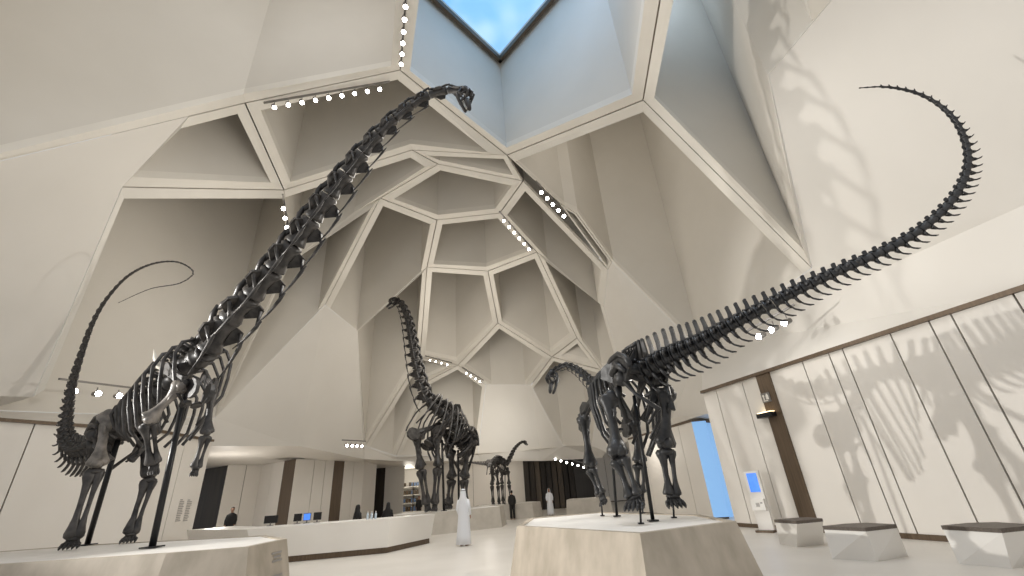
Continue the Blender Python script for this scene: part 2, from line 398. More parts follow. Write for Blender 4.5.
# far hall wall
FW = 43.0
def fx(px): r = ray(px, 478); return r.x*FW/r.y
segs = [(340, 371, 'panel'), (371, 385, 'dark'), (385, 404, 'panel')]
for a, b, m in segs: hall_wall('wall_back', V((fx(a), FW, 0)), V((fx(b), FW, 0)), z=4.3, m=m)
hall_wall('wall_back', V((fx(419), FW, 0)), V((fx(524), FW, 0)), joints=(2.2, 5.0, 7.6))
hall_wall('wall_back', V((fx(585), FW+3, 0)), V((fx(676), FW+3, 0)), joints=(2.5, 5.4))
# lighted shop beyond opening
poly('wall_back', [[V((fx(398)*1.1, FW+6, 0)), V((fx(425)*1.1, FW+6, 0)), V((fx(425)*1.1, FW+6, 4.3)), V((fx(398)*1.1, FW+6, 4.3))]], 'facet')
sx = (fx(398)*1.1+fx(425)*1.1)/2
SHELF = (sx, FW+5.3, 0)
# dark bronze portal
pm = MB(); pw = fx(571)-fx(524); PX = fx(524)
for k in range(9):
    pm.box(V((PX+pw*(k+.5)/9, FW-2.9+(.1 if k % 2 else 0), 2.0)), V((pw/18-.04, 0, 0)), V((0, .1, 0)), V((0, 0, 2.0)), mi=1 if k in (2,5,6) else 0)
pm.box(V((PX+pw/2, FW-2.6, 2.0)), V((pw/2, 0, 0)), V((0, .05, 0)), V((0, 0, 2.0)), mi=0)
pm.plate([V((PX+pw, FW-2.8, 0)), V((PX+pw+2.2, FW+2, 0)), V((PX+pw+2.2, FW+2, 4.05)), V((PX+pw, FW-2.8, 4.05))], .1, mi=0)
pm.obj('door_1', [M['dark'], M['dark2']], kind='structure')
# passage on the right, its blue light painted as glowing wall
hall_wall('wall_right', V((6.3, 27.4, 0)), V((7.65, 20.3, 0)), z=3.9, joints=(2, 4, 6))
hall_wall('wall_right', V((7.65, 20.3, 0)), V((8.25, 20.2, 0)), z=3.9, m='bluewall')
bl = MB(); bl.add([V((7.65, 20.31, 0)), V((9.6, 21.8, 0)), V((9.6, 21.8, 3.9)), V((7.65, 20.31, 3.9))], [[0, 1, 2, 3]], False); bl.obj('wall_right', M['bluewall'], kind='structure')
tn[0] += 1
bt = MB(); bt.box(V((7.0, 23.8, 3.95)), V((-.67, 3.55, 0)), V((.05, 0, 0)), V((0, 0, .05))); bt.box(V((8.6, 21.0, 3.95)), V((.98, .76, 0)), V((0, .05, 0)), V((0, 0, .05))); bt.obj('trim_%d' % tn[0], M['bronze'], kind='structure')
poly('ceiling', [[SB2, SB3, V((9.8, 21.9, 4.0)), V((7.6, 20.25, 4.0)), V((6.3, 27.5, 4.0))]], 'panel')
# ------------------------------------------------------------------ skeletons
def cr_interp(P, k, t):
    a, b, c, d = P[max(k-1, 0)], P[k], P[min(k+1, len(P)-1)], P[min(k+2, len(P)-1)]
    return ((b*2)+(c-a)*t+(a*2-b*5+c*4-d)*t*t+(b*3-a-c*3+d)*t**3)*.5
class Spine:
    """ctrl: (point, radius, spine height, transverse, chevron, region)"""
    def __init__(s, ctrl, hip):
        s.pts = []; P = [c[0] for c in ctrl]; K = 24
        for k in range(len(P)-1):
            for j in range(K):
                t = j/K; A, B = ctrl[k], ctrl[k+1]
                s.pts.append([cr_interp(P, k, t)]+[A[q]*(1-t)+B[q]*t for q in range(1, 5)]+[A[5]])
        s.pts.append([P[-1]]+list(ctrl[-1][1:5])+[ctrl[-2][5]])
        nn = len(s.pts); s.T = [(s.pts[min(i+1, nn-1)][0]-s.pts[max(i-1, 0)][0]).normalized() for i in range(nn)]
        h = hip*K; s.U = [None]*nn
        u = V((0, 0, 1)); u = (u-s.T[h]*u.dot(s.T[h])).normalized(); s.U[h] = u
        for i in range(h+1, nn): u = (u-s.T[i]*u.dot(s.T[i])).normalized(); s.U[i] = u
        u = s.U[h]
        for i in range(h-1, -1, -1): u = (u-s.T[i]*u.dot(s.T[i])).normalized(); s.U[i] = u
        s.L = [0]
        for i in range(1, nn): s.L.append(s.L[-1]+(s.pts[i][0]-s.pts[i-1][0]).length)
        s.K = K
    def at(s, l):
        l = max(0, min(l, s.L[-1])); i = 0
        lo, hi = 0, len(s.L)-1
        while hi-lo > 1:
            m = (lo+hi)//2
            if s.L[m] <= l: lo = m
            else: hi = m
        i = lo; t = (l-s.L[i])/max(1e-9, s.L[i+1]-s.L[i])
        p = s.pts[i][0].lerp(s.pts[i+1][0], t); q = [s.pts[i][k]*(1-t)+s.pts[i+1][k]*t for k in range(1, 5)]
        return p, s.T[i].lerp(s.T[i+1], t).normalized(), s.U[i].lerp(s.U[i+1], t).normalized(), q, s.pts[i][5]
def long_bone(m, a, b, r, seg=9, flat=.75, axis=(0, 0, 1), ends=1.0, head=True):
    a, b = V(a), V(b); d = b-a
    prof = [(0, .75), (.05, 1.1), (.12, 1.05), (.22, .72), (.38, .52), (.55, .47), (.70, .54), (.83, .82), (.92, 1.08), (.97, 1.05), (1, .7)]
    sd = d.cross(V(axis)); sd = sd.normalized() if sd.length > 1e-5 else V((1, 0, 0))
    bow = sd*(d.length*.018)
    m.tube([a+d*t+bow*math.sin(t*3.1)+V((random.uniform(-1, 1), random.uniform(-1, 1), 0))*(r*.04) for t, _ in prof], [q*r*(1 if .1 < t < .85 else ends) for t, q in prof], seg, flat, axis=axis)
    if head:
        dn = d.normalized(); f = sd.cross(dn)
        m.ball(a+sd*r*.45+dn*r*.25, r*.62, jit=.08); m.ball(a-sd*r*.45+dn*r*.35, r*.5, jit=.08)
        m.ball(b+sd*r*.45-dn*r*.2, r*.56, jit=.08); m.ball(b-sd*r*.45-dn*r*.2, r*.56, jit=.08)
        m.tube([a+d*.22+sd*r*.3, a+d*.35+sd*r*.66, a+d*.46+sd*r*.3], [r*.12, r*.2, r*.1], 5)
def vertebra(m, p, t, u, c, L, hs, tp, region, k):
    s = t.cross(u).normalized()
    # spool-shaped centrum
    q = [(-.5, .82), (-.42, 1.0), (-.2, .72), (.1, .66), (.34, .9), (.46, 1.02), (.5, .8)]
    if region != 'whip': m.tube([p+t*(a*L*.96) for a, _ in q], [b*c for _, b in q], 10, .95, axis=u)
    else: m.tube([p+t*(a*L*.98) for a in (-.5, -.4, 0, .4, .5)], [c*.7, c, c*.7, c, c*.7], 6, 1, axis=u); return
    if region == 'neck':
        top = p+u*c*.9
        m.plate([top-t*L*.38-u*c*.3, top-t*L*.30+u*hs*.55, top-t*L*.05+u*hs*.8, top+t*L*.22+u*hs, top+t*L*.40+u*hs*.7, top+t*L*.36-u*c*.3], c*.35, s)
        for g in (-1, 1):
            m.tube([top-u*c*.1+s*g*c*.35, top-t*L*.42+u*c*.15+s*g*c*.75, top-t*L*.66+u*c*.25+s*g*c*.75], [c*.38, c*.26, c*.15], 6)      # front articular process
            m.tube([top+u*hs*.1+s*g*c*.3, top+t*L*.36+u*hs*.42+s*g*c*.6, top+t*L*.56+u*hs*.38+s*g*c*.65], [c*.36, c*.3, c*.16], 6)
            m.plate([p+s*g*c*.7-t*L*.36, p+s*g*c*1.55-t*L*.25-u*c*.3, p+s*g*c*1.6-t*L*.0-u*c*.35, p+s*g*c*.7+t*L*.3], c*.3, u)
            m.tube([top-t*L*.3+s*g*c*.3, top+u*hs*.25+s*g*c*.5, top+t*L*.3+u*hs*.5+s*g*c*.4], [c*.14]*3, 5)
    elif region == 'back':
        top = p+u*c*.8
        m.plate([top-t*L*.36-u*c*.2, top-t*L*.22+u*hs*.75, top-t*L*.28+u*hs, top+t*L*.22+u*hs*1.02, top+t*L*.2+u*hs*.7, top+t*L*.36-u*c*.2], c*.32, s)
        m.box(top+u*c*.2, t*L*.34, s*c*.55, u*c*.35)
        m.tube([top+u*hs*.86-s*c*.45, top+u*hs*.95, top+u*hs*.86+s*c*.45], [c*.2, c*.3, c*.2], 6)
        for g in (-1, 1):
            m.tube([top+u*c*.1, top+s*g*tp*.55+u*hs*.2, top+s*g*tp+u*hs*.28], [c*.42, c*.26, c*.3], 6, .6)
            m.tube([top-t*L*.25+s*g*c*.4, top-t*L*.62+s*g*c*.55+u*c*.3], [c*.24, c*.16], 5)
            m.tube([top+t*L*.2+s*g*c*.4+u*c*.2, top+t*L*.55+s*g*c*.5+u*c*.4], [c*.24, c*.16], 5)
            m.plate([top+u*c*.1+s*g*c*.3, top+s*g*tp*.7+u*hs*.2, top+u*hs*.75+s*g*c*.15], c*.14, t)
    else:
        top = p+u*c*.75
        if hs > .01:
            m.plate([top-t*L*.30-u*c*.2, top-t*L*.02+u*hs*.5, top+t*L*.04+u*hs, top+t*L*.46+u*hs*1.02, top+t*L*.40+u*hs*.45, top+t*L*.34-u*c*.2], c*.30, s)
            m.ball(top+t*L*.26+u*hs, (L*.24, c*.26, c*.2), (t, s, u), 6, 4)
            for g in (-1, 1):
                m.tube([top+s*g*c*.25, top-t*L*.52+s*g*c*.38+u*c*.25], [c*.24, c*.12], 5)
        if tp > .01:
            for g in (-1, 1): m.tube([p+s*g*c*.6+u*c*.2, p+s*g*(c*.6+tp*.6)+t*L*.1, p+s*g*(c*.6+tp)+t*L*.35], [c*.42, c*.3, c*.16], 6, .5)
def skull(m, jaw, teeth, p, t, u, S):
    """p = back of the head, t = direction towards the snout, u = up, S = length"""
    s = t.cross(u).normalized()
    def sec(x, y, w, h): return [p+t*(S*x)+s*(w*S*math.cos(a))+u*(S*(y+h*math.sin(a))) for a in [2*math.pi*k/10 for k in range(10)]]
    def loft(mm, secs):
        vs = [v for q in secs for v in sec(*q)]; nn = len(secs)
        mm.add(vs, [[i*10+k, i*10+(k+1) % 10, (i+1)*10+(k+1) % 10, (i+1)*10+k] for i in range(nn-1) for k in range(10)]+[list(range(10))[::-1], [(nn-1)*10+k for k in range(10)]])
    loft(m, [(-.04, .02, .07, .07), (.02, .03, .15, .13), (.16, .05, .17, .15), (.26, .08, .12, .12), (.33, .08, .05, .05)])          # brain case
    loft(m, [(.48, -.10, .06, .04), (.60, -.08, .13, .09), (.76, -.10, .14, .09), (.90, -.12, .13, .075), (.99, -.13, .08, .05)])   # snout
    for g in (-1, 1):
        m.tube([p+t*S*.2+s*g*S*.13+u*S*.12, p+t*S*.38+s*g*S*.15+u*S*.10, p+t*S*.58+s*g*S*.13-u*S*.03], [S*.035, S*.03, S*.04], 6)       # over the eye
        m.tube([p+t*S*.08+s*g*S*.14-u*S*.05, p+t*S*.22+s*g*S*.17-u*S*.17, p+t*S*.44+s*g*S*.15-u*S*.16, p+t*S*.62+s*g*S*.12-u*S*.13], [S*.05, S*.03, S*.03, S*.05], 6)
        m.tube([p+t*S*.34+s*g*S*.15+u*S*.08, p+t*S*.36+s*g*S*.16-u*S*.15], [S*.03, S*.03], 5)
        m.tube([p+t*S*.26+s*g*S*.05+u*S*.17, p+t*S*.42+s*g*S*.05+u*S*.20, p+t*S*.58+s*g*S*.05+u*S*.06], [S*.04, S*.03, S*.04], 6)       # nasal arch
        jaw.tube([p+t*S*.10+s*g*S*.13-u*S*.15, p+t*S*.35+s*g*S*.14-u*S*.27, p+t*S*.7+s*g*S*.11-u*S*.29, p+t*S*.9+s*g*S*.06-u*S*.27, p+t*S*.95-u*S*.26], [S*.04, S*.06, S*.045, S*.05, S*.05], 7)
        for k in range(7):
            x = .66+.05*k; w = .12-.012*k
            teeth.tube([p+t*S*x+s*g*S*w-u*S*.16, p+t*S*(x+.01)+s*g*S*w-u*S*.23], [S*.016, S*.006], 5)
def hand(m, a, d, f, r, toes=4, spread=.5, L=1.0):
    """metapodials going along d from a, digits turning to f"""
    d, f = V(d).normalized(), V(f).normalized(); s = d.cross(f).normalized()
    for k in range(toes+1):
        x = (k/toes-.5)*2
        b = a+s*x*r*.55; e = a+d*r*1.15*L+s*x*r*spread*1.6+f*r*(.35-.25*abs(x))
        m.tube([b, b.lerp(e, .5), e], [r*.34, r*.24, r*.31], 6)
        m.ball(e, r*.33, jit=.1); g = e+f*r*.45+d*r*.32+s*x*r*.10
        m.tube([e, g], [r*.31, r*.26], 6)
        m.tube([g, g+f*r*.25+d*r*.2, g+f*r*.36+d*r*.42], [r*.25, r*.17, r*.04], 5)
def sauropod(name, label, root, spine_ctrl, hip, sh, mb, S, limbs, neckn, backn, tailn, rib_len, scap=True, head=None, det=2, poles=(), ribw=1.0, cerv=1.0, pale=None, group='skeletons of long-necked dinosaurs'):
    R = thing(name, label, 'dinosaur', root, group); O = V(root); SP = Spine(spine_ctrl, hip)
    def ob(m, nm, mt=mb, parent=None, origin=None, **k):
        return m.obj(nm, mt, parent or R, origin if origin is not None else O, **k)
    K = SP.K; ls, lh = SP.L[sh*K], SP.L[hip*K]; lt = SP.L[-1]
    # vertebral stations
    st = []
    for i in range(neckn): st.append((ls*((i+.5)/neckn)**.92, ls/neckn, 'neck'))
    st = []
    def fill(l0, l1, cnt, reg, ratio):      # lengths vary geometrically along the run
        ws = [ratio**(i/max(1, cnt-1)) for i in range(cnt)]; tot = sum(ws); l = l0
        for w_ in ws:
            d = (l1-l0)*w_/tot; st.append((l+d/2, d, reg)); l += d
    fill(.0, ls, neckn, 'neck', 2.0); fill(ls, lh, backn, 'back', .95); fill(lh, lt, tailn, 'tail', .75)
    for l, d, reg in st:
        p, t, u, (c, hs, tp, cv), rg = SP.at(l); s = t.cross(u).normalized()
        m = MB(); rr = reg if rg != 'whip' else 'whip'
        vertebra(m, p, t, u, c, d, hs, tp, rr, 0)
        o = ob(m, {'neck': 'neck_vertebra', 'back': 'back_vertebra', 'tail': 'tail_vertebra'}[reg], origin=p)
        if det < 2: continue
        if reg == 'neck' and l > ls*.08:
            for g in (-1, 1):
                m = MB()
                a = p+s*g*c*1.3-t*d*.2-u*c*.5; b = p+s*g*c*1.1-u*c*(1.25+.4*cerv)+t*d*.0
                m.tube([a, b], [c*.18, c*.12], 6)
                m.tube([b-t*d*.25, b, b+t*d*.5, b+t*d*1.0+u*c*.18*cerv], [c*.05, c*.16, c*.10, c*.05], 6)
                ob(m, 'cervical_rib', parent=o, origin=p)
        if reg == 'tail' and cv > .02:
            m = MB()
            a = p+t*d*.5-u*c*.85
            for g in (-1, 1): m.tube([a+s*g*c*.5, a-u*cv*.28+s*g*c*.2+t*cv*.04, a-u*cv*.42+t*cv*.1], [c*.16+.006, c*.15+.006, c*.15+.006], 5)
            m.tube([a-u*cv*.38+t*cv*.08, a-u*cv*.62+t*cv*.20, a-u*cv*.85+t*cv*.42, a-u*cv*.95+t*cv*.62], [c*.17+.006, c*.16+.006, c*.17+.006, c*.1], 6, .6, axis=s)
            ob(m, 'chevron', parent=o, origin=p)
    # ribs
    nr = backn
    for i in range(nr):
        l = ls+(lh-ls)*(i+.35)/(nr+1.2); p, t, u, (c, hs, tp, cv), _ = SP.at(l); s = t.cross(u).normalized()
        x = i/(nr-1); Lr = rib_len*(.72+.5*math.sin(math.pi*min(1, x*1.15+.12)) - .25*x)*(1 if x < .85 else .7)
        W = rib_len*.42*ribw*(.75+.35*math.sin(math.pi*min(1, x+.15)))
        for g in (-1, 1):
            m = MB(); tw = c*.8
            P = [p+u*(c*.9+hs*.15)+s*g*tp*.8, p+u*c*.6+s*g*(tp+W*.35), p-u*Lr*.12+s*g*(tp*.4+W*.95), p-u*Lr*.42+s*g*(W*1.12)+t*Lr*.04, p-u*Lr*.75+s*g*(W*.95)+t*Lr*.08-t*0, p-u*Lr*1.0+s*g*(W*.52)+t*Lr*.10]
            rr = rib_len*.021
            m.tube(P, [rr*1.2, rr*1.3, rr*1.35, rr*1.25, rr*1.2, rr*1.1], 7, .62, axis=s*g)
            m.tube([p+u*c*.1+s*g*c*.7, P[1]], [rr, rr*1.1], 6)
            mt = pale if (pale and i in (1, 2) and g == -1 and False) else mb
            ob(m, 'rib', mt)
    # shoulder girdle
    p, t, u, (c, hs, tp, cv), _ = SP.at(ls+(lh-ls)*.08); s = t.cross(u).normalized()
    W = rib_len*.42*ribw; joints = {}
    fr = sorted([V(q['pts'][0]) for q in limbs['list'] if q['kind'] == 'front'], key=lambda q: (q-p).dot(s))
    for g in (-1, 1):
        base = fr[0 if g < 0 else 1]
        if scap:
            m = MB(); tip = p+u*rib_len*.02+s*g*W*.75+t*rib_len*.50
            tip = base+(tip-base).normalized()*rib_len*.85
            ax = (tip-base).normalized(); pe = ax.cross(s*g).normalized()
            w_ = rib_len
            outl = [base-ax*w_*.05-pe*w_*.05, base+ax*w_*.02-pe*w_*.16, base+ax*w_*.14-pe*w_*.17, base+ax*w_*.24-pe*w_*.06, base+ax*w_*.5-pe*w_*.05, base+ax*w_*.78-pe*w_*.10, base+ax*w_*.84, base+ax*w_*.78+pe*w_*.09, base+ax*w_*.5+pe*w_*.05, base+ax*w_*.22+pe*w_*.07, base+ax*w_*.04+pe*w_*.10]
            m.plate(outl, w_*.045, s); m.tube([base, base+ax*w_*.4, base+ax*w_*.78], [w_*.055, w_*.03, w_*.025], 6)
            ob(m, 'shoulder_blade')
            m = MB(); cb = base-ax*w_*.02
            ou = [cb+(ax*-math.cos(a)-pe*.0)*w_*.17*(.6+.4*abs(math.cos(a)))+(-u*.5-t*.5).normalized()*0+s*(-g)*w_*.17*max(0, -math.cos(a))*0+pe*math.sin(a)*w_*.15 for a in [2*math.pi*k/10 for k in range(10)]]
            ou = [q-ax*w_*.12-s*g*w_*.08 for q in ou]
            m.plate(ou, w_*.05, s-ax*.1); m.ball(cb, w_*.075, jit=.1)
            ob(m, 'coracoid')
        joints[g] = base
    if scap:
        m = MB()
        for g in (-1, 1):
            q = (fr[0]+fr[1])/2-u*rib_len*.22+s*g*W*.2+t*rib_len*.12
            m.plate([q+(t*math.cos(a)*.11+s*math.sin(a)*.07)*rib_len for a in [2*math.pi*k/9 for k in range(9)]], rib_len*.035, u)
        ob(m, 'breastbone')
    # pelvis
    p, t, u, (c, hs, tp, cv), _ = SP.at(lh-.02*rib_len); s = t.cross(u).normalized(); hw = limbs.get('hipw', rib_len*.32)
    for g in (-1, 1):
        w_ = rib_len*.88; ce = p+s*g*hw*.72-u*c*.2; m = MB()
        prof = [(-.42, -.03), (-.38, .12), (-.2, .24), (.02, .28), (.22, .2), (.32, .06), (.2, -.05), (.12, -.18), (.02, -.08), (-.08, -.10), (-.16, -.24), (-.24, -.12)]
        m.plate([ce+t*x*w_+u*y*w_+s*g*(.10*w_ if x < -.3 else 0) for x, y in prof], w_*.05, s)
        for q in (-.2, -.05, .1): m.tube([p+t*q*w_, ce+t*q*w_+u*.05*w_], [c*.5, c*.4], 6)
        m.tube([ce+t*x*w_+u*y*w_+s*g*w_*.02 for x, y in prof[0:6]], w_*.045, 6); m.ball(ce-u*w_*.08, w_*.12, jit=.12); m.tube([ce-t*w_*.2+s*g*w_*.04, ce+u*w_*.12+s*g*w_*.05, ce+t*w_*.2+s*g*w_*.04], [w_*.05, w_*.06, w_*.04], 6)
        ob(m, 'hip_blade')
        m = MB(); a = ce-u*w_*.18-t*w_*.14
        m.tube([a, a-u*w_*.22-t*w_*.06-s*g*w_*.05, a-u*w_*.5-t*w_*.16-s*g*hw*.45], [w_*.07, w_*.045, w_*.075], 8, .55, axis=s)
        m.plate([a-s*g*w_*.02, a-u*w_*.42-t*w_*.22-s*g*hw*.3, a-u*w_*.48-t*w_*.02-s*g*hw*.5, a-u*w_*.15+t*w_*.06], w_*.035)
        ob(m, 'pubis')
        m = MB(); a = ce-u*w_*.14+t*w_*.10
        m.tube([a, a-u*w_*.18+t*w_*.14-s*g*w_*.05, a-u*w_*.42+t*w_*.42-s*g*hw*.5], [w_*.06, w_*.03, w_*.04], 8, .6, axis=s)
        ob(m, 'ischium')
    # limbs: list of dict(kind, pts, r, foot dir)
    for lb in limbs['list']:
        kd = lb['kind']; a, b, e = [V(q) for q in lb['pts']]; r = lb['r']
        if 'gz' in limbs and not lb.get('free'): e.z = limbs['gz']+r*(1.0 if kd == 'hind' else 1.46)
        fd = V(lb.get('fd', (0, -1, 0)))
        ax = lb.get('axis', fd)
        m = MB(); long_bone(m, a, b, r, 10, .72, ax); ob(m, 'humerus' if kd == 'front' else 'femur', lb.get('m1', mb))
        d = (e-b).normalized(); sd = d.cross(fd).normalized(); b2 = b+d*r*.35
        m = MB(); long_bone(m, b2+sd*r*.38, e+sd*r*.30, r*.60, 8, .8, ax, head=False); m.ball(b2+d*r*.2, (r*.8, r*.7, r*.4), (sd, fd, d), jit=.06)
        ob(m, 'ulna' if kd == 'front' else 'shin_bone')
        m = MB(); long_bone(m, b2-sd*r*.44, e-sd*r*.34, r*.46, 8, .8, ax, head=False); m.ball(e, (r*.62, r*.5, r*.25), (sd, fd, d), jit=.06)
        ob(m, 'radius' if kd == 'front' else 'calf_bone')
        m = MB()
        if kd == 'front': hand(m, e+d*r*.1, lb.get('hd', d), lb.get('hf', fd), r*.62, 4, .42, 1.15)
        else: hand(m, e+d*r*.1, V((fd.x*.45, fd.y*.45, -1)) if 'hd' not in lb else lb['hd'], fd, r*.66, 4, .62, .62)
        ob(m, 'hand' if kd == 'front' else 'foot')
    # skull
    hp, hd, hu = head
    m, j, te = MB(), MB(), MB(); skull(m, j, te, V(hp), V(hd).normalized(), V(hu).normalized(), S)
    so = ob(m, 'skull', origin=V(hp)); ob(j, 'lower_jaw', parent=so, origin=V(hp)); ob(te, 'teeth', M['bonec'] if det > 1 else mb, parent=so, origin=V(hp), kind='stuff')
    for a, b, r in poles:
        m = MB(); m.tube([a, b], [r, r], 10, cap=True); m.box(V(a)+V((0, 0, .01)), (r*2.4, 0, 0), (0, r*2.4, 0), (0, 0, .012)); ob(m, 'support_pole', M['steel'])
    return R
def up_of(hd, hint):
    hd = V(hd).normalized(); h = V(hint); return (h-hd*h.dot(hd)).normalized()
# --- right skeleton, tail curling over the viewer
PZ = 1.0
c2 = [  # pixel x, y, depth, centrum, spine h, transverse, chevron, region
 (554,371,12.7,.05,.05,.05,0,'neck'), (566,366,12.5,.055,.06,.05,0,'neck'), (578,371,12.2,.065,.08,.06,0,'neck'), (589,381,11.8,.08,.11,.08,0,'neck'), (600,389,11.3,.10,.16,.12,0,'neck'),
 (610,386,10.8,.12,.24,.2,0,'back'), (620,378,10.2,.12,.30,.24,0,'back'), (629,371,9.5,.13,.34,.24,0,'back'),
 (641,371,8.75,.14,.38,.22,.3,'tail'), (668,357,8.2,.135,.34,.20,.34,'tail'), (700,343,7.75,.115,.26,.16,.30,'tail'), (732,325,7.3,.095,.20,.13,.27,'tail'), (768,306,6.9,.082,.14,.10,.24,'tail'),
 (805,287,6.55,.070,.095,.05,.20,'tail'), (842,270,6.25,.062,.07,.02,.17,'tail'), (880,253,6.0,.056,.055,0,.15,'tail'), (915,234,5.8,.050,.045,0,.13,'tail'),
 (943,211,5.65,.046,.04,0,.12,'tail'), (961,187,5.55,.042,.03,0,.11,'tail'), (969,160,5.5,.037,.02,0,.09,'tail'), (962,131,5.45,.031,.018,0,.05,'tail'), (945,109,5.45,.025,.015,0,.03,'tail'), (920,94,5.45,.019,.012,0,0.025,'tail'), (889,87,5.45,.014,.01,0,0.02,'tail'), (859,88,5.45,.008,0,0,0,'whip')]
sp2 = [(atY(a, b, Y), c*(1.45 if i > 7 else 1.15), h*1.2, t*1.2, v*1.15, r) for i, (a, b, Y, c, h, t, v, r) in enumerate(c2)]
fwd2 = V((-.55, .84, 0)).normalized()
hl, hr, fl_, fr_ = atz(641,523.5,PZ), atz(674,517.5,PZ), atz(602.5,516,PZ), atz(643,513.5,PZ)
def AP(px, py, P): return atY(px, py, P.y)
L2 = dict(hipw=.62, list=[
 dict(kind='hind', pts=(atY(607,396,8.75), atY(618,455,8.35), atY(634,497,8.2)), r=.205, fd=(-.35,-.6,0), axis=(.8,.5,0)),
 dict(kind='hind', pts=(atY(666,390,8.95), atY(665,446,8.9), atY(673,496,8.9)), r=.205, fd=(-.1,-1,0), axis=(1,.2,0)),
 dict(kind='front', pts=(atY(583,416,10.9), atY(590,466,10.9), atY(601,494,10.85)), r=.18, fd=(-.6,-.5,0), axis=(.8,.5,0)),
 dict(kind='front', pts=(atY(633,420,10.9), atY(640,462,11.0), atY(640,492,11.05)), r=.18, fd=(-.3,-.8,0), axis=(.8,.3,0))])
h0 = atY(552,371,12.75)
sauropod('dinosaur_skeleton', 'dark long-necked dinosaur skeleton facing away, its tail curling high at the right', atz(645,520,PZ), sp2, 8, 5, M['bone'], .72, L2, 12, 10, 62, 1.55,
  head=(atY(553,371,12.75), atY(545,398,12.5)-atY(553,371,12.75), up_of(atY(545,398,12.5)-atY(553,371,12.75), (-1, -.15, .3))), ribw=.92,
  poles=[(atz(653,521,PZ), atY(634,396,8.75), .035), (atz(617,516.5,PZ), atY(608,405,10.3), .03), (atz(641,524,PZ), atY(640,507,8.2), .018), (atz(674,518,PZ), atY(673,503,8.9), .018), (fl_, atY(601,500,10.8), .018), (fr_, atY(641,499,11.0), .018)])
# --- left skeleton, rearing on its hind legs
K_ = .846; PA = 1.1
c1 = [(464,92,8.2,.07,.06,.05,0,'neck'), (446,91,8.3,.08,.08,.05,0,'neck'), (420,100,8.5,.10,.10,.05,0,'neck'), (388,125,8.7,.12,.13,.05,0,'neck'), (355,163,9.0,.15,.15,.05,0,'neck'),
 (322,206,9.4,.18,.18,.05,0,'neck'), (290,249,9.8,.20,.20,.05,0,'neck'), (255,292,10.3,.21,.24,.05,0,'neck'), (225,325,10.8,.22,.30,.1,0,'neck'),
 (208,350,11.1,.22,.30,.30,0,'back'), (186,367,11.6,.22,.32,.34,0,'back'), (159,396,12.3,.22,.34,.34,0,'back'), (138,414,12.9,.21,.34,.32,0,'back'),
 (120,431,13.5,.2,.30,.3,.5,'tail'), (98,446,14.1,.19,.26,.22,.55,'tail'), (77,450,14.7,.16,.20,.15,.5,'tail'), (66,437,15.1,.135,.18,.1,.45,'tail'), (68,408,15.3,.12,.15,.08,.32,'tail'),
 (72,385,15.3,.105,.12,.05,.2,'tail'), (81,355,15.2,.085,.09,.03,.12,'tail'), (93,322,15.0,.07,.06,0,.06,'tail'), (108,297,14.8,.055,.04,0,0,'tail'), (128,276,14.5,.042,.02,0,0,'whip'),
 (152,264,14.2,.034,0,0,0,'whip'), (177,262,13.9,.027,0,0,0,'whip'), (193,272,13.7,.021,0,0,0,'whip'), (180,283,13.6,.016,0,0,0,'whip'), (150,289,13.6,.012,0,0,0,'whip'), (118,303,13.6,.008,0,0,0,'whip')]
sp1 = [(atY(a, b, Y*K_), c*1.28 if c > .13 else c*1.15, h, t, v*.9, r) for a, b, Y, c, h, t, v, r in c1]
f1, f2 = atz(69,549,PA), atz(133,543,PA); f1 = atz(70,549.5,PA)
L1_ = dict(hipw=.72, gz=1.1, list=[
 dict(kind='hind', pts=(atY(109,413,12.7*K_), atY(97,466,12.6*K_), atY(73,540,f1.y)), r=.20, fd=(.5,-.85,0), axis=(.8,.6,0), m1=M['bone3']),
 dict(kind='hind', pts=(atY(133,420,14.2*K_), atY(151,476,13.6*K_), atY(131,534,f2.y)), r=.185, fd=(.5,-.85,0), axis=(.8,.6,0)),
 dict(kind='front', pts=(atY(183,384,10.6*K_), atY(148,420,10.6*K_), atY(154,464,11.0*K_)), r=.165, fd=(.6,-.8,0), axis=(.8,.6,0), free=1, hd=(.05,.2,-1), m1=M['bone3']),
 dict(kind='front', pts=(atY(212,391,11.1*K_), atY(207,434,11.1*K_), atY(196,468,11.1*K_)), r=.125, fd=(.6,-.8,0), axis=(.8,.6,0), free=1, hd=(-.1,0,-1))])
hA, hB = atY(464,90,8.2*K_), atY(476,112,8.0*K_)
sauropod('dinosaur_skeleton', 'dark rearing long-necked dinosaur skeleton at the left, neck stretched up to the ceiling ribs', atz(110,547,PA), sp1, 13, 9, M['bone2'], .74, L1_, 14, 11, 62, 1.45, ribw=.9,
  head=(hA, hB-hA, up_of(hB-hA, (1, -.3, .5))), cerv=1.6,
  poles=[(atz(152,547.5,PA), atY(188,380,11.5*K_), .06), (atz(87,545,PA), atY(118,440,13.4*K_), .06)])
D1 = [o for o in COL.objects if o.name == 'dinosaur_skeleton.001'][0]
m = MB(); m.tube([atY(154,349,9.5), atY(155,358,9.5), atY(159,366,9.55), atY(167,371,9.6)], [.01, .05, .075, .04], 8, .6); m.obj('pale_bone', M['bonec'], D1, D1.location, label='pale curved bone at the shoulder')
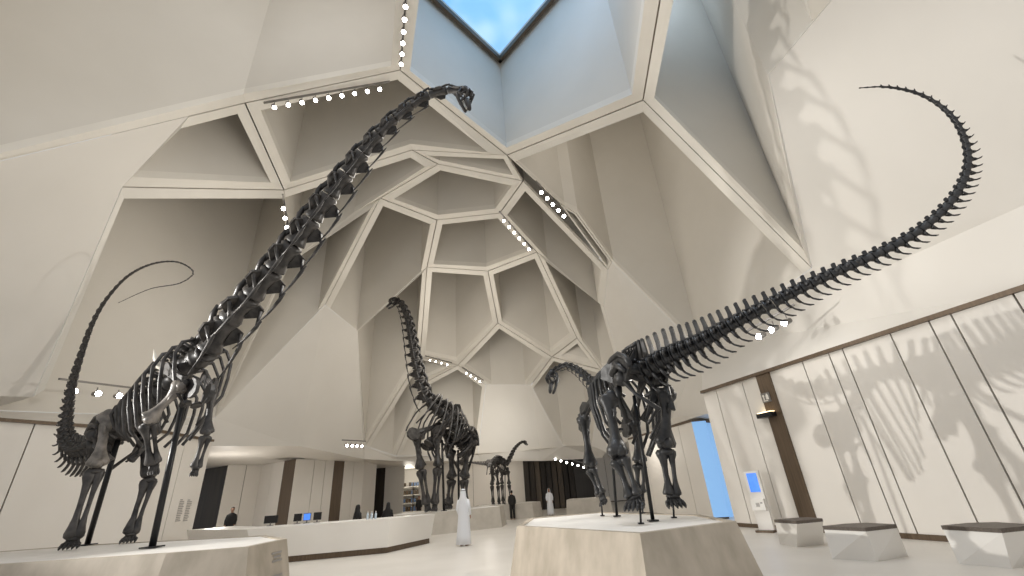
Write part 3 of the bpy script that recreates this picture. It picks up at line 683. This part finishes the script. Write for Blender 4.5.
# --- centre skeleton beyond the desk
c3 = [(396,300,22.6,.14,.14,.1,0,'neck'), (402,305,22.6,.16,.15,.1,0,'neck'), (408,320,22.7,.20,.18,.1,0,'neck'), (412,340,22.9,.24,.2,.1,0,'neck'), (416,362,23.1,.28,.24,.1,0,'neck'), (421,384,23.4,.32,.28,.1,0,'neck'),
 (428,401,23.7,.34,.45,.5,0,'back'), (438,410,24.0,.34,.5,.5,0,'back'), (449,418,24.5,.34,.5,.5,0,'back'), (457,430,25.1,.32,.45,.45,0,'back'),
 (462,441,25.7,.3,.4,.4,.5,'tail'), (466,449,26.6,.25,.3,.3,.5,'tail'), (467,455,27.8,.2,.2,.1,.3,'tail'), (462,461,29.5,.12,.1,0,.15,'tail'), (455,463,31.0,.05,.05,0,0,'tail')]
sp3 = [(atY(a, b, Y), c, h, t, v, r) for a, b, Y, c, h, t, v, r in c3]
P3 = .97
L3 = dict(hipw=1.0, gz=.915, list=[
 dict(kind='front', pts=(atY(416,434,23.2), atY(421,468,23.3), atY(427,500,23.4)), r=.27, fd=(.1,-1,0), axis=(1,.1,0)),
 dict(kind='front', pts=(atY(437,436,23.8), atY(438,466,23.6), atY(435,501,23.6)), r=.25, fd=(.1,-1,0), axis=(1,.1,0)),
 dict(kind='hind', pts=(atY(468,445,25.5), atY(464,478,25.2), atY(465,501,25.2)), r=.28, fd=(-.2,-1,0), axis=(1,.1,0)),
 dict(kind='hind', pts=(atY(451,450,25.9), atY(452,478,25.6), atY(449,501,25.6)), r=.28, fd=(-.2,-1,0), axis=(1,.1,0))])
a_, b_ = atY(396,299,22.6), atY(392,309,22.4)
sauropod('dinosaur_skeleton', 'tall dark dinosaur skeleton with upright neck beyond the white desk', atz(440,508,P3), sp3, 10, 6, M['bone2'], .95, L3, 13, 10, 20, 2.35, ribw=.85,
  head=(a_, (b_-a_)+V((-.3, -.5, 0)), up_of((b_-a_)+V((-.3, -.5, 0)), (-.6, -.4, 1))), poles=[(V((atY(444,505,24.2).x, 24.2, .92)), atY(442,440,24.2), .06), (V((atY(459,503,25.4).x, 25.4, .92)), atY(458,450,25.4), .06)])
# --- small far skeleton
c4 = [(526,442,29.6,.06,.06,.05,0,'neck'), (521,443,29.6,.07,.07,.05,0,'neck'), (515,449,29.8,.09,.1,.05,0,'neck'), (511,457,30,.11,.12,.05,0,'neck'), (507,464,30.2,.12,.15,.1,0,'neck'),
 (502,462,30.5,.14,.22,.3,0,'back'), (497,461,30.9,.14,.25,.3,0,'back'), (492,464,31.3,.13,.2,.3,.3,'tail'), (483,464,31.8,.09,.1,.1,.2,'tail'), (473,463,32.2,.06,.05,0,.1,'tail'), (462,462,32.5,.03,.03,0,0,'tail')]
sp4 = [(atY(a, b, Y+.6), c, h, t, v, r) for a, b, Y, c, h, t, v, r in c4]
L4 = dict(hipw=.5, gz=.845, list=[
 dict(kind='front', pts=(atY(508,471,30.2+.6), atY(509,484,30.2+.6), atY(511,498,30.2+.6)), r=.13, fd=(.2,-1,0), axis=(1,.1,0)),
 dict(kind='front', pts=(atY(502,471,30.3+.6), atY(502,484,30.4+.6), atY(503,499,30.4+.6)), r=.13, fd=(.2,-1,0), axis=(1,.1,0)),
 dict(kind='hind', pts=(atY(492,470,31+.6), atY(492,485,31+.6), atY(493,498,31+.6)), r=.14, fd=(.2,-1,0), axis=(1,.1,0)),
 dict(kind='hind', pts=(atY(497,470,30.8+.6), atY(498,485,30.8+.6), atY(499,499,30.6+.6)), r=.13, fd=(.2,-1,0), axis=(1,.1,0))])
a_, b_ = atY(524,441.5,29.6+.6), atY(528.5,444,29.3+.6)
sauropod('dinosaur_skeleton', 'small far dinosaur skeleton with raised curved neck in front of the white back wall', atY(502,504,30.5+.6), sp4, 7, 5, M['bone2'], .42, L4, 12, 9, 20, 1.15, ribw=.9, det=1,
  head=(a_, b_-a_, up_of(b_-a_, (.3, 0, 1))), poles=[(V((atY(505,503,31.1).x, 31.1, .845)), atY(505,466,31.1), .03)])
# ------------------------------------------------------------------ plinths
def plinth(label, top, z, out, rim=.12, mt='stone', group='low stone plinths', bed=True):
    c = sum(top, V((0, 0, 0)))/len(top); R = thing('display_plinth', label, 'plinth', (c.x, c.y, 0), group)
    T = [V((p.x, p.y, z)) for p in top]
    def off(P, w): 
        n_ = len(P); o = []
        for i in range(n_):
            a, b, d = P[i-1], P[i], P[(i+1) % n_]; e1 = (b-a).normalized(); e2 = (d-b).normalized()
            n1, n2 = V((-e1.y, e1.x, 0)), V((-e2.y, e2.x, 0))
            if n1.dot(c-b) < 0 and n2.dot(c-b) < 0: n1, n2 = -n1, -n2
            q = (n1+n2); q = q/max(.3, q.length_squared)*2; o.append(b+q*w)
        return o
    Bt = [V((p.x, p.y, 0)) for p in off(T, -out)]; I = off(T, rim); I2 = [p-V((0, 0, .05)) for p in I]
    m = MB(); k = len(T)
    for i in range(k):
        j = (i+1) % k
        m.add([Bt[i], Bt[j], T[j], T[i]], [[0, 1, 2, 3]], False); m.add([T[i], T[j], I[j], I[i]], [[0, 1, 2, 3]], False); m.add([I[i], I[j], I2[j], I2[i]], [[0, 1, 2, 3]], False)
    m.obj('base', M[mt], R, R.location)
    m = MB(); m.add([p+V((0, 0, .035)) for p in I2], [list(range(k))], False); m.add([p for p in I2], [list(range(k))], False)
    m.obj('display_bed', M['sand'], R, R.location)
    return R
z = lambda x, y, h=PZ: atz(x, y, h)
plinth('large beige stone plinth under the skeleton with its tail at the right', [z(517,526), z(640,533.5), z(736,521), z(700,514.5), z(600,512.0), z(530,518)], PZ, .22)
pA = plinth('large beige stone plinth under the rearing skeleton at the left', [V(q)*.846 for q in [(-16.5, 9.6, 1), (-10.5, 9.35, 1), (-6.8, 9.15, 1), (-5.35, 9.3, 1), (-5.35, 10.75, 1), (-6.9, 12.7, 1), (-12.9, 14.3, 1), (-16.5, 14.1, 1)]], 1.1, .22)
plinth('grey stone plinth under the tall skeleton beyond the desk', [V((-6.6, 22.6, 0)), V((-4.5, 22.7, 0)), V((-1.45, 24.6, 0)), V((-1.3, 26.3, 0)), V((-3, 27.6, 0)), V((-6.8, 26.5, 0))], .93, .1, mt='stone2')
plinth('pale plinth under the small far skeleton', [V((-3.4, 30.2, 0)), V((.3, 30.2, 0)), V((.85, 31.3, 0)), V((.2, 33, 0)), V((-3.4, 33, 0))], .86, .1, mt='stone2')
plinth('pale low plinth far off, behind the big right plinth', [V((2.5, 30.5, 0)), V((5.2, 30.3, 0)), V((5.6, 32.5, 0)), V((2.9, 32.9, 0))], .85, .1, mt='stone2')
# small pale-brown skeleton of which only the body shows behind the right one
# ------------------------------------------------------------------ ticket desk
R = thing('reception_desk', 'long white faceted reception desk with bronze base in the left half', 'desk', (-6, 17.5, 0))
DB = [V((-8.9, 15.9, 0)), V((-4.85, 16.75, 0)), V((-3.85, 19.1, 0)), V((-4.4, 19.9, 0)), V((-5.6, 18.0, 0)), V((-9.8, 17.3, 0)), V((-12.2, 19.8, 0)), V((-13.4, 19.3, 0))]
DT = [V((-9.15, 15.65, 1.05)), V((-4.75, 16.6, 1.03)), V((-3.7, 19.15, .98)), V((-4.4, 20.0, .98)), V((-5.6, 18.1, 1.03)), V((-9.8, 17.4, 1.05)), V((-12.2, 19.9, 1.05)), V((-13.6, 19.1, 1.05))]
m = MB(); m.prism([p+V((0, 0, .17)) for p in DB], DT); m.obj('desk_body', M['white'], R, R.location)
cD = sum(DB, V((0, 0, 0)))/8
m = MB(); m.prism([p.lerp(cD, .012) for p in DB], [p.lerp(cD, .012)+V((0, 0, .17)) for p in DB]); m.obj('bronze_base', M['bronze'], R, R.location)
e1 = DB[2]-DB[1]; e1.normalize(); nf = V((e1.y, -e1.x, 0))
m = MB()
for k, (w0, w1) in enumerate(((.25, .75), (.18, .75), (.42, .75), (.30, .62))):
    q0 = DB[1]+e1*(1.35+w0*1.2)+nf*.03; q1 = DB[1]+e1*(1.35+w1*1.2)+nf*.03; zz = .86-.075*k; sh = nf*(.0+.12*(zz-.17)/.85-.06)
    m.box((q0+q1)/2+V((0, 0, zz))+sh, (q1-q0)/2, nf*.01, V((0, 0, .02)))
for k in range(3): m.box(DB[1]+e1*(2.2)+nf*.04+V((0, 0, .88-.1*k)), e1*.09, nf*.01, V((0, 0, .035)))
m.obj('lettering', M['grey'], R, R.location, label='small grey lettering')
# monitors on the desk
def monitor(p, yaw, label, lit, w=.28):
    R = thing('desk_monitor', label, 'monitor', p, 'monitors on the reception desk'); c, s = math.cos(yaw), math.sin(yaw); ax, ay = V((c, s, 0)), V((-s, c, 0)); P = V(p)
    m = MB(); m.box(P+V((0, 0, .20)), ax*w, ay*.02, V((0, 0, .12))); m.obj('casing', M['black'] if not lit else M['housing'], R, p)
    m = MB(); m.box(P+V((0, 0, .20))-ay*.022, ax*(w-.02), ay*.004, V((0, 0, .10))); m.obj('screen', M['black'] if lit != 1 else M['screen'], R, p)
    m = MB(); m.tube([P, P+V((0, 0, .10))], .025, 8); m.box(P+V((0, 0, .008)), ax*.1, ay*.07, V((0, 0, .008))); m.obj('stand', M['housing'], R, p)
for px, lab, lit, w in ((279, 'black monitor standing alone at the left of the desk', 0, .22), (304, 'black monitor left of the one with the blue screen on the desk', 0, .13), (313, 'monitor with a bright blue screen on the desk', 1, .13), (323, 'black monitor right of the blue screen on the desk', 0, .13)):
    q = atY(px, 515, 17.5); q.z = 1.04
    q.x, q.y = (q.x, q.y); monitor((q.x, 17.05 if px > 290 else 17.0, 1.06), .2, lab, lit, w)
# bottles on the desk
for k, px in enumerate((368, 372, 376)):
    q = atY(px, 511, 17.15); R = thing('water_bottle', 'clear plastic water bottle standing on the desk between the two women in black', 'bottle', (q.x, q.y, 1.035), 'water bottles on the desk')
    m = MB(); P = V((q.x, q.y, 1.035)); m.tube([P+V((0, 0, h)) for h in (0, .02, .16, .2, .22)], [.035, .04, .04, .018, .016], 10); m.obj('body', M['bottle'] if 'bottle' in M else M['housing'], R, P)
    m = MB(); m.tube([P+V((0, 0, .22)), P+V((0, 0, .25))], .02, 8); m.obj('cap', M['white'], R, P)
# ------------------------------------------------------------------ benches
def bench(label, fl, fm, fr, tl, tm, tr, z=.5):
    fl, fm, fr = [atz(*p, 0) for p in (fl, fm, fr)]; tl, tm, tr = [atz(*p, z) for p in (tl, tm, tr)]
    def back(a, b, c): return [a, b, c, c+(b-c)*0+(a-b)*.75+(c-b)*.15, a+(c-b)*.75]
    B = back(fl, fm, fr); T = back(tl, tm, tr)
    c = sum(B, V((0, 0, 0)))/5; R = thing('bench', label, 'bench', (c.x, c.y, 0), 'white benches along the right wall')
    m = MB(); m.prism(B, [V((p.x, p.y, z)) for p in T]); m.obj('bench_base', M['white'], R, R.location)
    cT = sum(T, V((0, 0, 0)))/5; T2 = [p+(p-cT)*.015 for p in T]
    m = MB(); m.prism(T2, [p+V((0, 0, .065)) for p in T2]); m.obj('seat_top', M['cushion'], R, R.location)
bench('smallest white faceted bench with brown top, nearest the kiosk', (780,544.5), (797,547), (824,544), (775,522.5), (797,524), (823,521.5))
bench('white faceted bench with brown top, middle one of three along the wall', (832,559), (877,561.5), (908,556), (824,529.5), (866,531.5), (897,528))
bench('white faceted bench with brown top cut by the right edge of the photo', (959,564), (1012,568.5), (1046,562), (943,529.5), (1002,533), (1040,529))
# ------------------------------------------------------------------ kiosk, signs
kp = atz(768, 532, 0); R = thing('information_kiosk', 'white standing kiosk with a blue screen in front of the right wall', 'kiosk', kp)
ax, ay = dR, nR
if ay.dot(-kp) < 0: ay = -ay
fdir = (V((0, 0, 0))-kp); fdir.z = 0; fdir = (fdir.normalized()+ay).normalized(); ax = V((-fdir.y, fdir.x, 0)); ay = fdir
m = MB(); m.box(kp+V((0, 0, .85)), ax*.22, ay*.06, V((0, 0, .85))); m.box(kp+ay*.1+V((0, 0, .75)), ax*.2, ay*.08, V((0, 0, .16))); m.obj('kiosk_body', M['white'], R, kp)
m = MB(); m.box(kp+V((0, 0, 1.37))+ay*.065, ax*.15, ay*.01, V((0, 0, .27)), mi=0); m.obj('screen', M['screen'], R, kp, label='bright blue screen')
m = MB(); m.box(kp+V((0, 0, .75))+ay*.185, ax*.05, ay*.008, V((0, 0, .05))); m.box(kp+V((0, 0, .8))+ay*.185+ax*.12, ax*.03, ay*.008, V((0, 0, .02))); m.obj('card_reader', M['housing'], R, kp)
m = MB(); m.box(kp+V((0, 0, .03))+ay*.05, ax*.26, ay*.2, V((0, 0, .03))); m.obj('foot', M['bronze'], R, kp)
def onwall(px, py, a=WR[0], d=dR):
    r = ray(px, py); den = r.x*d.y-r.y*d.x; t = (a.x*d.y-a.y*d.x)/den; return EYE+r*t
nRi = V((nR.x, nR.y, 0));
if nRi.dot(-WR[0]) < 0: nRi = -nRi
p = onwall(767.5, 397.5)+nRi*.06
m = MB(); m.box(p, dR*.17, nRi*.012, V((0, 0, .15)), mi=0)
for dx, dz, a_, b_ in ((-.08, .06, .035, .03), (-.08, -.02, .02, .06), (.06, .0, .05, .07), (.06, .09, .025, .02), (-.03, -.1, .09, .012)): m.box(p+nRi*.015+dR*dx+V((0, 0, dz)), dR*a_, nRi*.004, V((0, 0, b_)), mi=1)
o = m.obj('wall_sign', [M['housing'], M['white']], origin=p); tag(o, 'small square sign with white symbols on the bronze column', 'sign')
p = onwall(770, 415)+nRi*.14
R = thing('emergency_light', 'dark box lamp glowing warm on the bronze column of the right wall', 'lamp', p)
m = MB(); m.box(p, dR*.30, nRi*.12, V((0, 0, .07))); m.obj('housing', M['steel'], R, p)
m = MB(); m.box(p+V((0, 0, .085)), dR*.26, nRi*.09, V((0, 0, .012))); m.obj('glowing_tube', M['lampsoft'], R, p)
# text panels on left wall
dW = (WL[3]-WL[2]).normalized(); nW = V((dW.y, -dW.x, 0)); nW = nW if nW.dot(-WL[2]) > 0 else -nW
for px, lab in ((180, 'left one of two narrow columns of wall text behind the support pole'), (187.5, 'right one of two narrow columns of wall text behind the support pole')):
    p = onwall(px, 511, WL[2], dW)+nW*.012; m = MB()
    for k in range(13):
        w_ = random.uniform(.12, .17) if k else .08
        m.box(p+V((0, 0, .42-k*.065))-dW*(.17-w_), dW*w_, nW*.003, V((0, 0, .016)))
    o = m.obj('wall_text', M['grey'], origin=p); tag(o, lab, 'wall text', 'wall text columns')
# lettering on left plinth end face
ea, eb = V((-5.2, 9.15, 0)), V((-5.2, 10.8, 0)); m = MB()
for k, (zz, w_) in enumerate(((.82, .16), (.76, .12), (.70, .16), (.48, .15), (.42, .10), (.36, .13))):
    xo = -4.526+.2*(1-zz)+.012; m.box(V((xo, 8.75-w_*.3, zz+.1)), V((.003, 0, 0)), V((0, w_, 0)), V((0, 0, .016)))
m.obj('lettering', M['grey'], pA, pA.location, label='small grey lettering')
# shop shelves seen far through the opening
R = thing('shop_shelf', 'distant shop shelves with blue and brown goods seen through the opening behind the tall skeleton', 'shelf', SHELF)
P = V(SHELF); wS = 1.9
for k in range(4):
    m = MB(); m.box(P+V((0, 0, .35+k*.75)), (wS, 0, 0), (0, .25, 0), (0, 0, .03)); m.obj('shelf_board', M['white'], R, P)
for g in (-1, 0, 1):
    m = MB(); m.box(P+V((g*wS, 0, 1.5)), (.04, 0, 0), (0, .25, 0), (0, 0, 1.5)); m.obj('upright', M['dark2'], R, P)
m = MB()
for k in range(4):
    for q in range(14): 
        if random.random() < .85: m.box(P+V((-wS+.2+q*.27, -.05, .38+k*.75+.22)), (.10, 0, 0), (0, .12, 0), (0, 0, random.uniform(.14, .24)), mi=random.choice((0, 1, 1, 2)))
m.obj('goods', [M['dark2'], M['bluegoods'], M['bronze']], R, P, kind='stuff')
# ------------------------------------------------------------------ people
def skin_person(m_, pts, edges, radii, name, mt, parent, origin, sub=2):
    me = bpy.data.meshes.new(name); og = V(origin); me.from_pydata([V(p) for p in pts], edges, []); o = bpy.data.objects.new(name, me); COL.objects.link(o)
    o.parent = parent
    md = o.modifiers.new('skin', 'SKIN'); sk = me.skin_vertices[0] if me.skin_vertices else None
    if sk is None:
        bpy.context.view_layer.objects.active = o; bpy.ops.mesh.customdata_skin_add() if False else None
        me.attributes  # layer made by modifier creation below
    return o
def person(label, loc, yaw, kind, h=1.75, pose='stand', group=None):
    P = V(loc); R = thing('person', label, 'person', P, group); c, s = math.cos(yaw), math.sin(yaw)
    def w(x, y, zz): return P+V((x*c-y*s, x*s+y*c, 0))*(h/1.75)+V((0, 0, zz*h/1.75))   # x right, y forward is -y
    fx_, fy_ = V((c, s, 0)), V((-s, c, 0)); k = h/1.75
    def ring(cx, cy, zz, rx, ry, nseg=14, jit=0): return [w(cx+rx*math.cos(a)*(1+jit*math.sin(5*a+zz*3)), cy+ry*math.sin(a)*(1+jit*math.cos(4*a)), zz) for a in [2*math.pi*q/nseg for q in range(nseg)]]
    def loft(m, secs, nseg=14, mi=0, jit=0):
        vs = []
        for q in secs: vs += ring(*q, nseg, jit)
        L_ = len(secs); m.add(vs, [[i*nseg+a, i*nseg+(a+1) % nseg, (i+1)*nseg+(a+1) % nseg, (i+1)*nseg+a] for i in range(L_-1) for a in range(nseg)]+[list(range(nseg))[::-1], [(L_-1)*nseg+a for a in range(nseg)]], True, mi)
    # body: head, neck, trunk, arms, legs in one mesh
    m = MB()
    loft(m, [(0, 0, .86, .15, .10), (0, 0, 1.0, .155, .11), (0, 0, 1.15, .14, .10), (0, 0, 1.32, .17, .11), (0, .0, 1.42, .19, .10), (0, .01, 1.46, .12, .08), (0, .01, 1.49, .06, .06), (0, 0, 1.54, .055, .06), (0, -.02, 1.56, .06, .075), (0, -.02, 1.60, .072, .092), (0, -.01, 1.66, .078, .10), (0, -.005, 1.71, .07, .088), (0, 0, 1.745, .035, .045)])
    m.tube([w(0, -.105, 1.665), w(0, -.13, 1.635), w(0, -.11, 1.62)], [.008*k, .014*k, .01*k], 6)
    m.box(w(0, -.105, 1.595), fx_*.022*k, fy_*.006*k, V((0, 0, .004)))
    for g in (-1, 1):
        m.ball(w(g*.03, -.10, 1.665), .011*k, seg=6, rings=4); m.ball(w(g*.08, 0, 1.655), (.012*k, .02*k, .03*k), seg=6, rings=4)
        m.tube([w(g*.08, 0, .9), w(g*.09, -.01, .5), w(g*.09, .01, .09)], [.085*k, .06*k, .038*k], 8)
        m.tube([w(g*.09, .05, .04), w(g*.095, -.05, .045), w(g*.1, -.15, .03)], [.035*k, .04*k, .025*k], 8)
        el = (g*.225, .02, 1.14); ha = (g*.2, -.12, .93) if pose != 'sit' else (g*.18, -.28, 1.02)
        m.tube([w(g*.17, 0, 1.40), w(*el), w(*ha)], [.05*k, .042*k, .026*k], 8)
        hv = (V(w(*ha))-V(w(*el))).normalized()
        h0_ = w(*ha); m.ball(h0_+hv*.045*k, (.04*k, .018*k, .05*k), (fy_, fx_, hv), 8, 5)
        for q in range(4): m.tube([h0_+hv*.07*k+fy_*(q-1.5)*.017*k, h0_+hv*.115*k+fy_*(q-1.5)*.018*k, h0_+hv*(.15-.008*abs(q-1.3))*k+fy_*(q-1.5)*.016*k-fx_*g*.012*k], [.009*k, .008*k, .006*k], 5)
        m.tube([h0_+hv*.03*k-fy_*.03*k, h0_+hv*.075*k-fy_*.06*k], [.01*k, .007*k], 5)
    m.obj('body', M['skin'], R, P)
    cl = MB()
    if kind in ('robe', 'abaya'):
        loft(cl, [(0, 0, .05, .27, .20), (0, 0, .3, .25, .18), (0, 0, .8, .21, .16), (0, 0, 1.05, .20, .145), (0, 0, 1.3, .215, .14), (0, 0, 1.42, .2, .115), (0, .01, 1.475, .11, .085), (0, .01, 1.50, .07, .065)], 18, 0, .05)
    else:
        loft(cl, [(0, 0, .80, .19, .14), (0, 0, 1.0, .19, .13), (0, 0, 1.3, .215, .14), (0, 0, 1.42, .2, .115), (0, .01, 1.475, .11, .085), (0, .01, 1.50, .07, .065)], 16)
        for g in (-1, 1): cl.tube([w(g*.09, 0, .9), w(g*.1, -.01, .5), w(g*.1, .01, .08)], [.11*k, .085*k, .075*k], 10)
    for g in (-1, 1):
        ha = (g*.205, -.10, .955) if pose != 'sit' else (g*.185, -.26, 1.03)
        cl.tube([w(g*.16, 0, 1.41), w(g*.23, .02, 1.14), w(*ha)], [.06*k, .052*k, .048*k if kind != 'abaya' else .08*k], 10)
    cl.obj('robe' if kind in ('robe', 'abaya') else 'suit', M['robe'] if kind == 'robe' else M['black'], R, P)
    hd = MB()
    if kind in ('robe', 'abaya'):
        nseg = 14; vs = []
        secs = [(.03, 1.30, .19, .11), (.03, 1.42, .16, .12), (.03, 1.52, .115, .12), (.02, 1.64, .10, .115), (.015, 1.73, .085, .10), (.01, 1.775, .04, .05)]
        for cy_, zz, rx, ry in secs:
            for q in range(nseg):
                a = -math.pi*.5+math.pi*.28+(2*math.pi-math.pi*.56)*q/(nseg-1)
                vs.append(w(rx*math.cos(a), cy_+ry*math.sin(a), zz))
        hd.add(vs, [[i*nseg+q, i*nseg+q+1, (i+1)*nseg+q+1, (i+1)*nseg+q] for i in range(5) for q in range(nseg-1)]+[[5*nseg+q for q in range(nseg)]])
        if kind == 'robe': hd.tube([w(.092*math.cos(a), .015+.108*math.sin(a), 1.715) for a in [2*math.pi*q/16 for q in range(17)]], .009*k, 6, mi=1)
        hd.obj('head_cloth', [M['robe'] if kind == 'robe' else M['black'], M['black']], R, P)
    else:
        loft(hd, [(0, .035, 1.60, .078, .075), (0, .02, 1.68, .086, .095), (0, .01, 1.73, .078, .09), (0, .005, 1.765, .035, .04)]); hd.obj('hair', M['black'], R, P)
def ground(px, py): return atz(px, py, 0)
person('man in white robe and head cloth standing in the middle of the floor', ground(464,546), 2.9, 'robe', 1.78)
person('man in dark suit standing in front of the small far skeleton', ground(513,519.8), math.pi, 'suit', 1.62)
person('figure in white robe standing before the dark bronze portal', ground(551,515.5), 0, 'robe', 1.58)
q = atY(231, 519, 24.5); person('person in dark clothes standing beyond the far left end of the reception desk', (q.x, q.y, 0), .4, 'suit', 1.78)
for px, lab in ((358, 'woman in black robe and veil, left one of two behind the desk'), (388, 'woman in black robe and veil, right one of two behind the desk')):
    q = atY(px, 510, 20.2 if px == 388 else 19.0); person(lab, (q.x, q.y, 0), math.pi*1.1 if px == 388 else math.pi*.85, 'abaya', 1.5, 'sit')
for px, Y, lab in ((447.5, 33.0, 'distant person in dark clothes seen between the legs of the tall skeleton'), (419, 36, 'distant person in dark clothes beside the shop opening')):
    q = atY(px, 506, Y); person(lab, (q.x, q.y, 0), 0, 'suit', 1.7)
# ------------------------------------------------------------------ spotlights
def spot(p, aim, label, group, s=1.0, lens='lamp'):
    p = V(p); d = (V(aim)-p).normalized(); R = thing('spotlight', label, 'spotlight', p, group)
    m = MB(); m.tube([p-d*.16*s, p-d*.14*s, p+d*.10*s, p+d*.12*s], [.05*s, .075*s, .085*s, .095*s], 12); m.tube([p-d*.05*s, p-d*.05*s+V((0, 0, .2*s))], .015*s, 6); m.obj('housing', M['housing'], R, p)
    m = MB(); m.tube([p+d*.118*s, p+d*.13*s], [.08*s, .07*s], 12); m.obj('lens', M[lens], R, p)
def row(a, b, n_, label, group, s=1.0, aim=(0, 6, 1.5), lens='lamp', drop=.16):
    s *= .74; drop = .26*s
    a, b = V(a), V(b)
    tn[0] += 1
    m = MB(); d = (b-a).normalized(); sd = d.cross(V((0, 0, 1))).normalized(); m.box((a+b)/2+V((0, 0, .05)), (b-a)/2+d*.15, sd*.03, V((0, 0, .03))); o = m.obj('lighting_track', M['housing'], origin=(a+b)/2); tag(o, 'slim lighting track carrying '+group, 'lighting track')
    for i in range(n_): spot(a.lerp(b, (i+.5)/n_)-V((0, 0, drop)), aim, label, group, s, lens)
def inward(p, k=.97): return EYE+(p-EYE)*k
row(inward(E(268,103)), inward(E(386,83)), 9, 'small round spotlight in the row under the long rib at upper left', 'spotlights under the upper left rib', 1.25, drop=.1)
row(inward(E(406,-6)), inward(E(401,64)), 6, 'small round spotlight in the vertical row at the top centre', 'spotlights at the top centre rib', 1.25, drop=.1)
row(inward(E(283,198)), inward(E(288,226)), 3, 'small spotlight on the short rib beside the rearing skeleton neck', 'spotlights beside the rearing neck', 1.5, drop=.05)
row(inward(E(538,184)), inward(E(566,214)), 5, 'small spotlight on the rib right of the centre node', 'spotlights right of the centre node', 1.5, drop=.05)
row(inward(E(501,214)), inward(E(531,248)), 6, 'small spotlight on the rib in the middle of the vault', 'spotlights in the middle of the vault', 1.3, drop=.05)
row(inward(E(427,357)), inward(E(450,363)), 4, 'tiny spotlight on the low rib left of the vault centre', 'spotlights on the low left rib', .9, drop=.05)
row(inward(E(464,369)), inward(E(482,380)), 4, 'tiny spotlight on the low rib right of the tall skeleton neck', 'spotlights on the low right rib', 1.1, drop=.05)
row(atY(344,441,26.5), atY(364,442,28), 4, 'small spotlight in the short row over the ticket hall edge', 'spotlights over the ticket hall', 1.2, aim=(-3, 20, 1), drop=.05)
row(atY(552,455,34.5), atY(592,466,34.5), 7, 'small spotlight in the far row above the dark bronze portal', 'spotlights above the portal', 1.2, aim=(2, 20, 1), drop=.05)
row(atY(63,381,12.9), atY(130,389,15.6), 3, 'bright spotlight on the ledge above the left wall panels', 'spotlights above the left wall panels', 1.5, aim=(0, 8, 4), lens='lampbig')
pq = [atY(752,330,12.7), atY(790,309,11.8)]
row(pq[0], pq[1], 3, 'very bright spotlight on the right wall just below the big tail', 'spotlights below the big tail', 1.5, aim=(-2, 8, 1.4), lens='lampbig')
# ------------------------------------------------------------------ light
w = bpy.data.worlds.new('world'); SC.world = w; w.use_nodes = True
w.node_tree.nodes['Background'].inputs[0].default_value = (.97, .98, 1, 1); w.node_tree.nodes['Background'].inputs[1].default_value = .68
def lamp(kind, loc, energy, col=(1, .9, .78), size=.3, target=None, angle=1.2, blend=.6):
    l = bpy.data.lights.new(kind.lower()+'_lamp', kind); l.energy = energy; l.color = col
    if kind == 'AREA': l.size = size
    else: l.shadow_soft_size = size
    if kind == 'SPOT': l.spot_size = angle; l.spot_blend = blend
    o = bpy.data.objects.new(kind.lower()+'_lamp', l); COL.objects.link(o); o.location = loc
    if target is not None: o.rotation_euler = (V(target)-V(loc)).to_track_quat('-Z', 'Y').to_euler()
    return o
SC.view_settings.view_transform = 'Standard'; SC.view_settings.look = 'None'; SC.view_settings.exposure = -.05
lamp('AREA', (2, 7.5, 22), 230, (.55, .72, 1), 3, (2, 8, 0))
lamp('POINT', (-4, 10, 9.5), 480, (1, .95, .87), 1.5)  # unseen fill lamps in mid-air, this and next, added to brighten the vault
lamp('POINT', (-4, 24, 9), 760, (1, .93, .83), 2.4)
lamp('POINT', (-6, 6, 18.5), 300, (.92, .95, 1), .6)  # cool lamps added high in the shafts, standing in for daylight
lamp('POINT', (5.6, 8, 19.5), 260, (.58, .76, 1), .6)
lamp('POINT', (-3, 39, 3.3), 130, (1, .93, .84), .4)
lamp('POINT', (sx, FW+3, 3.4), 170, (1, .93, .8), .4)
lamp('POINT', (-16, 24.5, 2.6), 150, (1, .95, .88), .4)
lamp('POINT', (-11, 15.5, 10), 130, (1, .93, .83), .6)  # unseen fill lamp added to lift the wall behind the rearing skeleton's tail
lamp('POINT', (6, 24, 3.0), 40, (1, .95, .88), .4)
lamp('SPOT', (-15.8, 6.2, 4.5), 7500, (1, .97, .92), .12, (9, 9.6, 2.9), .75, .5)     # unseen spots off the left wall, placed to cast the skeleton shadows
lamp('SPOT', (-16.2, 8.2, 4.0), 5000, (1, .96, .9), .07, (7, 6.6, 9.6), .55, .5)
lamp('POINT', atY(770, 320, 11.6), 45, (1, .96, .9), .12)
lamp('SPOT', (7.6, 12.6, 6.0), 2200, (1, .95, .88), .1, (-8, 10, 4), 1.3, .6)
lamp('POINT', (4.2, 14.5, 18), 130, (1, .96, .9), .6)  # lamp without a fitting, added to brighten the inner right cell
lamp('SPOT', (-3, 17, 15.5), 3200, (1, .97, .92), .8, (-3.5, 20, 0), 1.5, .9)  # downlights added under the vault to brighten floor and desk, no fixture modelled
lamp('SPOT', (1, 9, 15.5), 1300, (1, .97, .92), .8, (4, 11, 0), 1.5, .9)
lamp('SPOT', (-3, 30, 3.9), 500, (1, .96, .88), .3, (-3, 36, 6), 2.2, .9)
